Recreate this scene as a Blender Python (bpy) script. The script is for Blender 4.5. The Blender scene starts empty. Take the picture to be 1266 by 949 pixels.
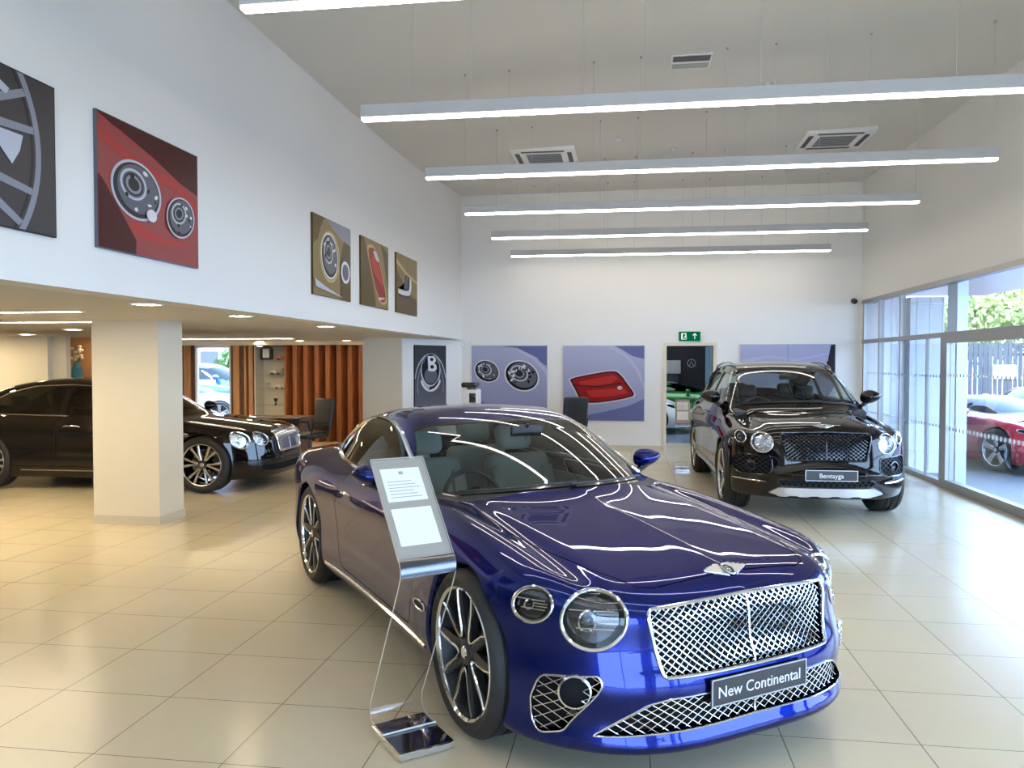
import math, random
import numpy as np

# ---------------------------------------------------------------- numeric core
def spl(pts, n=3000):
    """natural cubic spline through pts -> fast lookup function (linear beyond the ends)"""
    x = np.array([p[0] for p in pts], float); y = np.array([p[1] for p in pts], float)
    o = np.argsort(x); x = x[o]; y = y[o]
    m = len(x); h = np.diff(x)
    A = np.eye(m); b = np.zeros(m)
    for i in range(1, m-1):
        A[i, i-1] = h[i-1]; A[i, i] = 2*(h[i-1]+h[i]); A[i, i+1] = h[i]
        b[i] = 3*((y[i+1]-y[i])/h[i]-(y[i]-y[i-1])/h[i-1])
    c = np.linalg.solve(A, b)
    bb = (y[1:]-y[:-1])/h-h*(2*c[:-1]+c[1:])/3
    d = (c[1:]-c[:-1])/(3*h)
    xs = np.linspace(x[0], x[-1], n)
    k = np.clip(np.searchsorted(x, xs)-1, 0, m-2); t = xs-x[k]
    ys = y[k]+bb[k]*t+c[k]*t*t+d[k]*t**3
    s0 = (ys[1]-ys[0])/(xs[1]-xs[0]); s1 = (ys[-1]-ys[-2])/(xs[-1]-xs[-2])
    def f(v):
        v = np.asarray(v, float)
        r = np.interp(v, xs, ys)
        return r+np.minimum(v-xs[0], 0)*s0+np.maximum(v-xs[-1], 0)*s1
    return f

def smax(a, b, k):
    h = np.maximum(k-np.abs(a-b), 0)/k
    return np.maximum(a, b)+h*h*h*k/6
def smin(a, b, k): return -smax(-a, -b, k)

def grad(f, P, e=3e-3):
    G = np.empty_like(P)
    for i in range(3):
        d = np.zeros(3); d[i] = e
        G[:, i] = (f(P+d)-f(P-d))/(2*e)
    return G

def project(f, P, it=4):
    for _ in range(it):
        v = f(P); G = grad(f, P); g2 = np.maximum((G*G).sum(1), 1e-6)
        step = (v/g2)[:, None]*G
        L = np.linalg.norm(step, axis=1, keepdims=True)
        P = P-step*np.minimum(1, .03/np.maximum(L, 1e-9))
    return P

def surface_net(f, lo, hi, h):
    n = [int(math.ceil((hi[i]-lo[i])/h))+1 for i in range(3)]
    ax = [lo[i]+h*np.arange(n[i]) for i in range(3)]
    X, Y, Z = np.meshgrid(*ax, indexing='ij')
    F = f(np.stack([X.ravel(), Y.ravel(), Z.ravel()], 1)).reshape(n)
    S = F < 0
    cx = tuple(k-1 for k in n)
    cnt = np.zeros(cx); acc = np.zeros(cx+(3,))
    offs = [(i, j, k) for i in (0, 1) for j in (0, 1) for k in (0, 1)]
    def sl(A, o): return A[o[0]:o[0]+cx[0], o[1]:o[1]+cx[1], o[2]:o[2]+cx[2]]
    for o in offs:
        for a in range(3):
            if o[a]: continue
            q = list(o); q[a] = 1
            fa, fb = sl(F, o), sl(F, q)
            m = (fa < 0) != (fb < 0)
            t = np.where(m, fa/np.where(m, fa-fb, 1), 0)
            cnt += m
            for c in range(3):
                acc[..., c] += np.where(m, o[c]+(t if c == a else 0), 0)
    act = cnt > 0
    idx = -np.ones(cx, int); idx[act] = np.arange(act.sum())
    I = np.stack(np.nonzero(act), 1)
    V = (I+acc[act]/cnt[act][:, None])*h+np.array(lo)
    Q = []
    for a in range(3):
        b, c = (a+1) % 3, (a+2) % 3
        s0 = [slice(None)]*3; s1 = [slice(None)]*3
        s0[a] = slice(0, -1); s1[a] = slice(1, None)
        for ax_ in (b, c): s0[ax_] = slice(1, -1); s1[ax_] = slice(1, -1)
        A, B = S[tuple(s0)], S[tuple(s1)]
        for flip, m in ((0, A & ~B), (1, ~A & B)):
            ii = np.stack(np.nonzero(m), 1)
            if not len(ii): continue
            ii[:, b] += 1; ii[:, c] += 1
            def g(db, dc):
                j = ii.copy(); j[:, b] -= db; j[:, c] -= dc
                return idx[j[:, 0], j[:, 1], j[:, 2]]
            q = np.stack([g(1, 1), g(0, 1), g(0, 0), g(1, 0)], 1)
            if flip: q = q[:, ::-1]
            Q.append(q)
    Q = np.concatenate(Q)
    V = project(f, V)
    T = np.concatenate([Q[:, [0, 1, 2]], Q[:, [0, 2, 3]]])
    return V, T

def clip(V, T, g):
    """split a triangle mesh along g=0 -> V, T_inside(g<0), T_outside"""
    gv = g(V) if callable(g) else g
    s = gv < 0; k = s[T].sum(1)
    Tin = [T[k == 3]]; Tout = [T[k == 0]]
    cache = {}; newv = []
    def cut(a, b):
        key = (a, b) if a < b else (b, a)
        if key not in cache:
            t = gv[a]/(gv[a]-gv[b]); t = min(max(t, .0), 1.)
            cache[key] = len(V)+len(newv); newv.append(V[a]+(V[b]-V[a])*t)
        return cache[key]
    ti, to = [], []
    for tri in T[(k > 0) & (k < 3)]:
        a, b, c = (int(q) for q in tri)
        for _ in range(3):
            if s[a] != s[b] and s[a] != s[c]: break
            a, b, c = b, c, a
        p, q = cut(a, b), cut(a, c)
        one, two = (ti, to) if s[a] else (to, ti)
        one.append((a, p, q)); two += [(p, b, c), (p, c, q)]
    if ti: Tin.append(np.array(ti)); Tout.append(np.array(to))
    if newv: V = np.concatenate([V, np.array(newv)])
    return V, np.concatenate(Tin), np.concatenate(Tout)

def used(V, T):
    u, inv = np.unique(T, return_inverse=True)
    return V[u], inv.reshape(T.shape)

def poly_sd(poly):
    """signed distance (negative inside) to a closed polygon"""
    P = np.array(poly, float); Q = np.roll(P, -1, 0)
    def f(x, y):
        x = np.asarray(x, float); y = np.asarray(y, float)
        d = np.full(x.shape, 1e9); ins = np.zeros(x.shape, bool)
        for (ax, ay), (bx, by) in zip(P, Q):
            ex, ey = bx-ax, by-ay
            wx, wy = x-ax, y-ay
            t = np.clip((wx*ex+wy*ey)/max(ex*ex+ey*ey, 1e-12), 0, 1)
            d = np.minimum(d, (wx-t*ex)**2+(wy-t*ey)**2)
            c = (ay > y) != (by > y)
            ins ^= c & (x < ex*(y-ay)/np.where(c, by-ay, 1)+ax)
        d = np.sqrt(d)
        return np.where(ins, -d, d)
    return f

def round_poly(pts, r, n=5):
    """polygon with rounded corners; r a number or one per corner"""
    out = []; m = len(pts)
    for i in range(m):
        p0, p1, p2 = (np.array(pts[(i+k-1) % m], float) for k in range(3))
        rr = r[i] if hasattr(r, '__len__') else r
        a = p0-p1; b = p2-p1; la = np.linalg.norm(a); lb = np.linalg.norm(b)
        d = min(rr, la*.49, lb*.49); a = p1+a/la*d; b = p1+b/lb*d
        for k in range(n+1):
            t = k/n; out.append(tuple((1-t)**2*a+2*t*(1-t)*p1+t*t*b))
    return out
def ell(cx, cy, rx, ry, n=40, rot=0):
    c, s = math.cos(rot), math.sin(rot)
    return [(cx+rx*math.cos(t)*c-ry*math.sin(t)*s, cy+rx*math.cos(t)*s+ry*math.sin(t)*c) for t in np.linspace(0, 2*math.pi, n, endpoint=False)]
def smooth_closed(pts, n=8):
    """closed Catmull-Rom through pts"""
    P = [np.array(p, float) for p in pts]; m = len(P); out = []
    for i in range(m):
        a, b, c, d = P[i-1], P[i], P[(i+1) % m], P[(i+2) % m]
        for k in range(n):
            t = k/n
            out.append(tuple(.5*(2*b+(c-a)*t+(2*a-5*b+4*c-d)*t*t+(3*b-a-3*c+d)*t**3)))
    return out

def hit_x(f, y, z, front=True, x0=2.7, x1=0.2, n=120):
    """first surface point along the car's length at each (y, z)"""
    y = np.atleast_1d(np.asarray(y, float)); z = np.atleast_1d(np.asarray(z, float))
    if not front: x0, x1 = -x0, -x1
    xs = np.linspace(x0, x1, n)
    def F(x): return f(np.stack([x, y, z], 1))
    lo = np.full(y.shape, xs[0]); hi = np.full(y.shape, xs[-1]); done = np.zeros(y.shape, bool)
    for a, b in zip(xs[:-1], xs[1:]):
        v = F(np.full(y.shape, b)); m = (v < 0) & ~done
        lo[m] = a; hi[m] = b; done |= m
    for _ in range(25):
        mid = (lo+hi)/2; i = F(mid) < 0
        hi = np.where(i, mid, hi); lo = np.where(i, lo, mid)
    return lo
def hit_y(f, x, z, side=1, y0=1.2, y1=.2, n=80):
    x = np.atleast_1d(np.asarray(x, float)); z = np.atleast_1d(np.asarray(z, float))
    ys = np.linspace(y0, y1, n); lo = np.full(x.shape, ys[0]); hi = np.full(x.shape, ys[-1]); done = np.zeros(x.shape, bool)
    def F(y): return f(np.stack([x, side*y, z], 1))
    for a, b in zip(ys[:-1], ys[1:]):
        v = F(np.full(x.shape, b)); m = (v < 0) & ~done
        lo[m] = a; hi[m] = b; done |= m
    for _ in range(22):
        mid = (lo+hi)/2; i = F(mid) < 0
        hi = np.where(i, mid, hi); lo = np.where(i, lo, mid)
    return side*lo
def hit_z(f, x, y, z0=1.9, z1=.3, n=100):
    x = np.atleast_1d(np.asarray(x, float)); y = np.atleast_1d(np.asarray(y, float))
    zs = np.linspace(z0, z1, n); lo = np.full(x.shape, zs[0]); hi = np.full(x.shape, zs[-1]); done = np.zeros(x.shape, bool)
    def F(z): return f(np.stack([x, y, z], 1))
    for a, b in zip(zs[:-1], zs[1:]):
        v = F(np.full(x.shape, b)); m = (v < 0) & ~done
        lo[m] = a; hi[m] = b; done |= m
    for _ in range(22):
        mid = (lo+hi)/2; i = F(mid) < 0
        hi = np.where(i, mid, hi); lo = np.where(i, lo, mid)
    return lo

# ---------------------------------------------------------------- car shapes
class Shape: pass

def car_shape(hood, lat, latr, W, sec, nose, nosea, nosep, tail, taila, tailp, roof, belt, top, zc, wsh, crown, bottom, tr=.16, sr=.14, fr=.10, cr=.07, jr=.05, split=(.2, -.9), rsh=.12, kc=.18):
    """two blended solids: the lower body (a bonnet/deck height field, a side, a nose, a tail) and the cabin"""
    Sh, Sl, Sr, Sw, Ss, Sn, St, Sf, Sb, Stp = (spl(q) for q in (hood, lat, latr, W, sec, nose, tail, roof, belt, top))
    o = Shape()
    def h(x, ay):
        t = np.clip((x-split[1])/(split[0]-split[1]), 0, 1); t = t*t*(3-2*t)
        return Sh(x)+Sl(ay)*t+Sr(ay)*(1-t)
    def w(x, z): return Sw(x)+Ss(z)
    def xp(x, ay): 
        q = (ay/.7)**2
        return np.where(x > zc, x+wsh*q*np.clip((x-zc)/.6+.25, 0, 1.2), x-rsh*q*np.clip((zc-x)/.8, 0, 1))
    def zr(x, ay): return Sf(xp(x, ay))-crown*(ay/.6)**2
    def wc(x, z):
        b = Sb(x); t = Stp(x)
        return b+(t-b)*np.clip((z-o.zb)/(o.zt-o.zb), -.3, 1.3)
    def body(P):
        x, z = P[:, 0], P[:, 2]; ay = np.abs(P[:, 1])
        ay_ = np.sqrt(ay*ay+1e-5)
        a = smax(z-h(x, ay_), (ay-w(x, z)), tr*1.6)
        fx = Sn(z)-nosea*(ay/.97)**nosep; rx = St(z)+taila*(ay/.97)**tailp
        a = smax(a, (x-fx)*.92, fr*1.6)
        a = smax(a, (rx-x)*.92, fr*1.6)
        return smax(a, bottom-z, .07)
    def cabin(P):
        x, z = P[:, 0], P[:, 2]; ay = np.sqrt(P[:, 1]**2+1e-5)
        a = (z-zr(x, ay))*.85
        b = (ay-wc(x, z))*.93
        return smax(smax(a, b, kc), .5-z, .05)
    def f(P): return smin(body(P), cabin(P), jr*1.6)
    o.h, o.w, o.xp, o.zr, o.wc, o.body, o.cabin, o.f = h, w, xp, zr, wc, body, cabin, f
    o.zb, o.zt = .95, 1.38
    return o

def gt_shape():
    o = car_shape(
        hood=[(2.6,.66),(2.35,.735),(2.2,.79),(2.0,.835),(1.7,.882),(1.4,.922),(1.1,.955),(.85,.975),(.5,.985),(0,.985),(-.6,.99),(-1.2,1.02),(-1.7,1.035),(-2.1,1.015),(-2.35,.985),(-2.6,.93)],
        lat=[(0,.001),(.04,-.001),(.10,-.0045),(.2,-.010),(.3,-.0155),(.4,-.021),(.5,-.027),(.555,-.033),(.605,-.045),(.655,-.046),(.715,-.038),(.77,-.038),(.83,-.056),(.89,-.092),(.95,-.14),(1.05,-.25)],
        latr=[(0,0),(.3,-.01),(.6,-.03),(.75,-.045),(.85,-.07),(.95,-.13),(1.05,-.24)],
        W=[(2.4,.90),(2.0,.955),(1.7,.972),(1.425,.975),(1.1,.962),(.7,.945),(.2,.938),(-.3,.938),(-.8,.955),(-1.2,.985),(-1.5,.992),(-1.9,.965),(-2.3,.91),(-2.6,.85)],
        sec=[(.1,-.10),(.2,-.045),(.3,-.012),(.42,-.004),(.55,-.012),(.7,-.006),(.8,0),(.9,-.01),(1.0,-.03),(1.2,-.1)],
        nose=[(.10,2.27),(.155,2.31),(.20,2.322),(.235,2.310),(.27,2.300),(.33,2.302),(.42,2.308),(.5,2.285),(.6,2.265),(.75,2.24),(.85,2.16)], nosea=.60, nosep=3.6,
        tail=[(.1,-2.35),(.3,-2.46),(.5,-2.50),(.7,-2.50),(.95,-2.48),(1.05,-2.4)], taila=.5, tailp=3.6,
        roof=[(1.9,.62),(1.5,.76),(1.2,.885),(1.0,.972),(.75,1.082),(.5,1.19),(.25,1.285),(0,1.352),(-.3,1.392),(-.6,1.395),(-.9,1.37),(-1.2,1.318),(-1.5,1.235),(-1.8,1.13),(-2.1,1.01),(-2.4,.87)],
        belt=[(1.6,.76),(1.0,.815),(.6,.835),(.2,.845),(-.3,.845),(-.8,.825),(-1.2,.775),(-1.6,.70),(-2.0,.62),(-2.4,.52)],
        top=[(1.6,.55),(1.0,.585),(.6,.605),(.2,.615),(-.3,.615),(-.8,.59),(-1.2,.55),(-1.6,.50),(-2.0,.44),(-2.4,.38)],
        zc=-.35, wsh=.27, crown=.035, bottom=.155, tr=.13, fr=.09, jr=.045)
    return o
import bpy, bmesh
from mathutils import Vector, Matrix, Euler
PI = math.pi
SC = bpy.context.scene
COL = SC.collection
rnd = random.Random(5)

# ---------------------------------------------------------------- objects
def link(o, parent=None):
    COL.objects.link(o)
    if parent is not None: o.parent = parent
    return o
def empty(name, loc=(0, 0, 0), rz=0, parent=None):
    o = bpy.data.objects.new(name, None); o.empty_display_size = .1
    o.location = loc; o.rotation_euler = (0, 0, rz)
    return link(o, parent)
def tag(o, label=None, cat=None, group=None, kind=None):
    if label: o['label'] = label
    if cat: o['category'] = cat
    if group: o['group'] = group
    if kind: o['kind'] = kind
    return o
def mk(name, V, F, mats, parent=None, mi=None, smooth=True, normals=None, sharp=None):
    me = bpy.data.meshes.new(name)
    V = np.asarray(V, float)
    if isinstance(F, np.ndarray):
        n = len(F); k = F.shape[1]
        me.vertices.add(len(V)); me.vertices.foreach_set('co', V.ravel())
        me.loops.add(n*k); me.loops.foreach_set('vertex_index', F.ravel().astype(np.int32))
        me.polygons.add(n); me.polygons.foreach_set('loop_start', np.arange(0, n*k, k, dtype=np.int32))
        me.update(calc_edges=True)
    else:
        me.from_pydata([tuple(v) for v in V], [], [tuple(int(i) for i in f) for f in F]); me.update()
    for m in (mats if isinstance(mats, (list, tuple)) else [mats]): me.materials.append(m)
    if mi is not None: me.polygons.foreach_set('material_index', np.asarray(mi, np.int32))
    if smooth:
        me.polygons.foreach_set('use_smooth', np.ones(len(me.polygons), bool))
        if normals is not None: me.normals_split_custom_set_from_vertices([tuple(v) for v in normals])
        elif sharp is not None: me.set_sharp_from_angle(angle=math.radians(sharp))
    else:
        me.polygons.foreach_set('use_smooth', np.zeros(len(me.polygons), bool))
    return link(bpy.data.objects.new(name, me), parent)

class MB:
    """collects simple shapes into ONE mesh"""
    def __init__(s): s.v = []; s.f = []; s.m = []
    def add(s, V, F, m=0):
        b = len(s.v); s.v += [tuple(float(c) for c in p) for p in V]; s.f += [tuple(int(i)+b for i in f) for f in F]; s.m += [m]*len(F); return s
    def box(s, x0, x1, y0, y1, z0, z1, m=0, M=None):
        V = [(x, y, z) for x in (x0, x1) for y in (y0, y1) for z in (z0, z1)]
        if M is not None: V = [tuple(M @ Vector(v)) for v in V]
        return s.add(V, [(0, 1, 3, 2), (4, 6, 7, 5), (0, 4, 5, 1), (2, 3, 7, 6), (0, 2, 6, 4), (1, 5, 7, 3)], m)
    def rbox(s, x0, x1, y0, y1, z0, z1, r=.01, seg=2, m=0, M=None):
        bm = bmesh.new(); bmesh.ops.create_cube(bm, size=1)
        for v in bm.verts: v.co = Vector(((x0+x1)/2+v.co.x*(x1-x0), (y0+y1)/2+v.co.y*(y1-y0), (z0+z1)/2+v.co.z*(z1-z0)))
        r = min(r, .49*min(x1-x0, y1-y0, z1-z0))
        bmesh.ops.bevel(bm, geom=list(bm.edges), offset=r, segments=seg, profile=.5, affect='EDGES')
        if M is not None: bm.transform(M)
        bm.verts.index_update(); s.add([v.co[:] for v in bm.verts], [[v.index for v in f.verts] for f in bm.faces], m); bm.free(); return s
    def tube(s, pts, r, n=6, closed=False, m=0, caps=True):
        P = [Vector(p) for p in pts]; k = len(P); V = []; F = []
        up = None
        for i in range(k):
            if closed: t = P[(i+1) % k]-P[i-1]
            else: t = P[min(i+1, k-1)]-P[max(i-1, 0)]
            if t.length < 1e-9: t = Vector((0, 0, 1))
            t.normalize()
            if up is None: up = t.orthogonal().normalized()
            up = (up-t*up.dot(t)); up = up.normalized() if up.length > 1e-6 else t.orthogonal().normalized()
            b = t.cross(up)
            rr = r[i] if hasattr(r, '__len__') else r
            for j in range(n):
                a = 2*PI*j/n; V.append(P[i]+(up*math.cos(a)+b*math.sin(a))*rr)
        for i in range(k if closed else k-1):
            for j in range(n):
                a, b_ = i*n+j, i*n+(j+1) % n; c, d = ((i+1) % k)*n+(j+1) % n, ((i+1) % k)*n+j
                F.append((a, b_, c, d))
        if not closed and caps: F += [tuple(range(n))[::-1], tuple((k-1)*n+j for j in range(n))]
        return s.add(V, F, m)
    def lathe(s, prof, n=48, axis='y', m=0, M=None, closed=False):
        """prof: (radius, offset along the axis)"""
        V = []; F = []; k = len(prof)
        for i in range(n):
            a = 2*PI*i/n; c, q = math.cos(a), math.sin(a)
            for r, o in prof:
                p = {'y': (r*c, o, r*q), 'z': (r*c, r*q, o), 'x': (o, r*c, r*q)}[axis]
                V.append(tuple(M @ Vector(p)) if M is not None else p)
        for i in range(n):
            j = (i+1) % n
            for t in range(k if closed else k-1):
                u = (t+1) % k
                F.append((i*k+t, i*k+u, j*k+u, j*k+t))
        return s.add(V, F, m)
    def prism(s, poly, z0, z1, m=0, M=None):
        k = len(poly); V = [(x, y, z0) for x, y in poly]+[(x, y, z1) for x, y in poly]
        if M is not None: V = [tuple(M @ Vector(v)) for v in V]
        return s.add(V, [tuple(range(k))[::-1], tuple(range(k, 2*k))]+[(i, (i+1) % k, k+(i+1) % k, k+i) for i in range(k)], m)
    def ball(s, c, r, n=16, m=0, M=None):
        rx, ry, rz = r if hasattr(r, '__len__') else (r, r, r); V = []; F = []; h = n//2
        for i in range(h+1):
            t = PI*i/h
            for j in range(n):
                a = 2*PI*j/n; p = Vector((c[0]+rx*math.sin(t)*math.cos(a), c[1]+ry*math.sin(t)*math.sin(a), c[2]+rz*math.cos(t)))
                V.append(M @ p if M is not None else p)
        for i in range(h):
            for j in range(n): F.append((i*n+j, (i+1)*n+j, (i+1)*n+(j+1) % n, i*n+(j+1) % n))
        return s.add(V, F, m)
    def build(s, name, mats, parent=None, sharp=35, smooth=True):
        o = mk(name, s.v, s.f, mats, parent, s.m, smooth, sharp=sharp if smooth else None)
        return o
def fixnormals(o):
    bm = bmesh.new(); bm.from_mesh(o.data); bmesh.ops.recalc_face_normals(bm, faces=bm.faces); bm.to_mesh(o.data); bm.free(); return o
def text_mesh(name, body, size, mat, parent, M, extrude=.001, align='CENTER', sx=1.0):
    c = bpy.data.curves.new(name, 'FONT'); c.body = body; c.size = size; c.align_x = align; c.align_y = 'CENTER'; c.extrude = extrude; c.resolution_u = 3
    o = bpy.data.objects.new(name, c); COL.objects.link(o)
    dg = bpy.context.evaluated_depsgraph_get(); me = bpy.data.meshes.new_from_object(o.evaluated_get(dg))
    bpy.data.objects.remove(o); me.name = name
    me.transform(Matrix.Diagonal((sx, 1, 1, 1))); me.transform(M)
    me.materials.clear(); me.materials.append(mat)
    return link(bpy.data.objects.new(name, me), parent)

# ---------------------------------------------------------------- materials
def mat(name): 
    m = bpy.data.materials.new(name); m.use_nodes = True; n = m.node_tree; n.nodes.clear()
    out = n.nodes.new('ShaderNodeOutputMaterial'); return m, n, out
def pbr(name, col, rough=.5, metal=0, coat=0, coat_r=.03, spec=.5, noise=0, nscale=20, bump=0, bscale=80, trans=0, emit=0, ior=1.5, flake=0, tint=None, coat_ior=1.5):
    m, n, out = mat(name)
    b = n.nodes.new('ShaderNodeBsdfPrincipled'); n.links.new(b.outputs[0], out.inputs[0])
    b.inputs['Base Color'].default_value = (*col, 1); b.inputs['Roughness'].default_value = rough; b.inputs['Metallic'].default_value = metal
    b.inputs['Coat Weight'].default_value = coat; b.inputs['Coat Roughness'].default_value = coat_r
    b.inputs['Specular IOR Level'].default_value = spec; b.inputs['IOR'].default_value = ior
    b.inputs['Transmission Weight'].default_value = trans
    b.inputs['Coat IOR'].default_value = coat_ior
    if tint: b.inputs['Specular Tint'].default_value = (*tint, 1)
    if emit: b.inputs['Emission Color'].default_value = (*col, 1); b.inputs['Emission Strength'].default_value = emit
    tc = n.nodes.new('ShaderNodeTexCoord')
    if noise:
        t = n.nodes.new('ShaderNodeTexNoise'); t.inputs['Scale'].default_value = nscale; t.inputs['Detail'].default_value = 4
        n.links.new(tc.outputs['Object'], t.inputs['Vector'])
        mx = n.nodes.new('ShaderNodeMixRGB'); mx.inputs[1].default_value = (*[c*(1-noise) for c in col], 1); mx.inputs[2].default_value = (*[min(1, c*(1+noise)) for c in col], 1)
        n.links.new(t.outputs[0], mx.inputs[0]); n.links.new(mx.outputs[0], b.inputs['Base Color'])
    if bump:
        t = n.nodes.new('ShaderNodeTexNoise'); t.inputs['Scale'].default_value = bscale; t.inputs['Detail'].default_value = 3
        n.links.new(tc.outputs['Object'], t.inputs['Vector'])
        u = n.nodes.new('ShaderNodeBump'); u.inputs['Strength'].default_value = bump; u.inputs['Distance'].default_value = .01
        n.links.new(t.outputs[0], u.inputs['Height']); n.links.new(u.outputs[0], b.inputs['Normal'])
    if flake:
        t = n.nodes.new('ShaderNodeTexVoronoi'); t.inputs['Scale'].default_value = 900
        n.links.new(tc.outputs['Object'], t.inputs['Vector'])
        mx = n.nodes.new('ShaderNodeMixRGB'); mx.inputs[1].default_value = (*col, 1); mx.inputs[2].default_value = (*[min(1, c*(1+flake)) for c in col], 1)
        n.links.new(t.outputs['Color'], mx.inputs[0]); n.links.new(mx.outputs[0], b.inputs['Base Color'])
    return m
def glass(name, tint=(.85, .92, .9), refl=.9, f0=.04, rough=0.0):
    """thin pane: tinted see-through plus a mirror that grows towards grazing (Schlick)"""
    m, n, out = mat(name)
    t = n.nodes.new('ShaderNodeBsdfTransparent'); t.inputs[0].default_value = (*tint, 1)
    g = n.nodes.new('ShaderNodeBsdfGlossy'); g.inputs['Roughness'].default_value = rough; g.inputs[0].default_value = (refl, refl, refl, 1)
    ge = n.nodes.new('ShaderNodeNewGeometry'); d = n.nodes.new('ShaderNodeVectorMath'); d.operation = 'DOT_PRODUCT'
    n.links.new(ge.outputs['Normal'], d.inputs[0]); n.links.new(ge.outputs['Incoming'], d.inputs[1])
    def mth(op, a, b):
        q = n.nodes.new('ShaderNodeMath'); q.operation = op
        for i, v in ((0, a), (1, b)):
            if isinstance(v, float): q.inputs[i].default_value = v
            else: n.links.new(v, q.inputs[i])
        return q.outputs[0]
    a = mth('ABSOLUTE', d.outputs['Value'], 0.0); a = mth('SUBTRACT', 1.0, a); a = mth('POWER', a, 5.0); a = mth('MULTIPLY', a, 1-f0); a = mth('ADD', a, f0)
    x = n.nodes.new('ShaderNodeMixShader'); n.links.new(a, x.inputs[0]); n.links.new(t.outputs[0], x.inputs[1]); n.links.new(g.outputs[0], x.inputs[2])
    n.links.new(x.outputs[0], out.inputs[0]); return m
def emis(name, col, s):
    m, n, out = mat(name); e = n.nodes.new('ShaderNodeEmission'); e.inputs[0].default_value = (*col, 1); e.inputs[1].default_value = s
    n.links.new(e.outputs[0], out.inputs[0]); return m
def gradmat(name, c0, c1, axis=0, rough=.45, c2=None, mid=.5):
    """printed board: colour run along one Generated axis"""
    m, n, out = mat(name); b = n.nodes.new('ShaderNodeBsdfPrincipled'); n.links.new(b.outputs[0], out.inputs[0]); b.inputs['Roughness'].default_value = rough
    tc = n.nodes.new('ShaderNodeTexCoord'); sp = n.nodes.new('ShaderNodeSeparateXYZ'); r = n.nodes.new('ShaderNodeValToRGB')
    n.links.new(tc.outputs['Generated'], sp.inputs[0]); n.links.new(sp.outputs[axis], r.inputs[0]); n.links.new(r.outputs[0], b.inputs['Base Color'])
    e = r.color_ramp.elements; e[0].color = (*c0, 1); e[1].color = (*c1, 1)
    if c2: q = e.new(mid); q.color = (*c2, 1)
    return m
def srgb(r, g, b):
    return tuple(((c/255+.055)/1.055)**2.4 if c > 10 else c/255/12.92 for c in (r, g, b))

def brick_floor(name, c1, c2, cm, w, h, mortar, loc, rough, offset=0., spec=.5, bump=.0):
    m, n, out = mat(name); b = n.nodes.new('ShaderNodeBsdfPrincipled'); n.links.new(b.outputs[0], out.inputs[0])
    tc = n.nodes.new('ShaderNodeTexCoord'); mp = n.nodes.new('ShaderNodeMapping'); mp.inputs['Location'].default_value = loc
    br = n.nodes.new('ShaderNodeTexBrick'); br.offset = offset; br.squash = 1.0
    for k, v in (('Color1', c1), ('Color2', c2), ('Mortar', cm)): br.inputs[k].default_value = (*v, 1)
    br.inputs['Scale'].default_value = 1; br.inputs['Mortar Size'].default_value = mortar; br.inputs['Mortar Smooth'].default_value = .1
    br.inputs['Brick Width'].default_value = w; br.inputs['Row Height'].default_value = h; br.inputs['Bias'].default_value = 0
    n.links.new(tc.outputs['Object'], mp.inputs[0]); n.links.new(mp.outputs[0], br.inputs['Vector'])
    no = n.nodes.new('ShaderNodeTexNoise'); no.inputs['Scale'].default_value = 3; no.inputs['Detail'].default_value = 6; n.links.new(tc.outputs['Object'], no.inputs['Vector'])
    mx = n.nodes.new('ShaderNodeMixRGB'); mx.blend_type = 'MULTIPLY'; mx.inputs[0].default_value = .12
    n.links.new(br.outputs['Color'], mx.inputs[1]); n.links.new(no.outputs['Color'], mx.inputs[2]); n.links.new(mx.outputs[0], b.inputs['Base Color'])
    b.inputs['Specular IOR Level'].default_value = spec
    r = n.nodes.new('ShaderNodeMapRange'); r.inputs[3].default_value = rough-.015; r.inputs[4].default_value = rough+.015
    n.links.new(no.outputs[0], r.inputs[0]); n.links.new(r.outputs[0], b.inputs['Roughness'])
    if bump:
        u = n.nodes.new('ShaderNodeBump'); u.invert = True; u.inputs['Strength'].default_value = bump; u.inputs['Distance'].default_value = .003
        n.links.new(br.outputs['Fac'], u.inputs['Height']); n.links.new(u.outputs[0], b.inputs['Normal'])
    return m
def wood(name, c1, c2, rough=.4, scale=(3, 3, .3)):
    m, n, out = mat(name); b = n.nodes.new('ShaderNodeBsdfPrincipled'); n.links.new(b.outputs[0], out.inputs[0]); b.inputs['Roughness'].default_value = rough
    tc = n.nodes.new('ShaderNodeTexCoord'); mp = n.nodes.new('ShaderNodeMapping'); mp.inputs['Scale'].default_value = scale
    t = n.nodes.new('ShaderNodeTexNoise'); t.inputs['Scale'].default_value = 5; t.inputs['Detail'].default_value = 8; t.inputs['Distortion'].default_value = 1.5
    r = n.nodes.new('ShaderNodeValToRGB'); r.color_ramp.elements[0].color = (*c1, 1); r.color_ramp.elements[1].color = (*c2, 1)
    r.color_ramp.elements[0].position = .35; r.color_ramp.elements[1].position = .65
    n.links.new(tc.outputs['Object'], mp.inputs[0]); n.links.new(mp.outputs[0], t.inputs['Vector']); n.links.new(t.outputs[0], r.inputs[0]); n.links.new(r.outputs[0], b.inputs['Base Color'])
    return m

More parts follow.
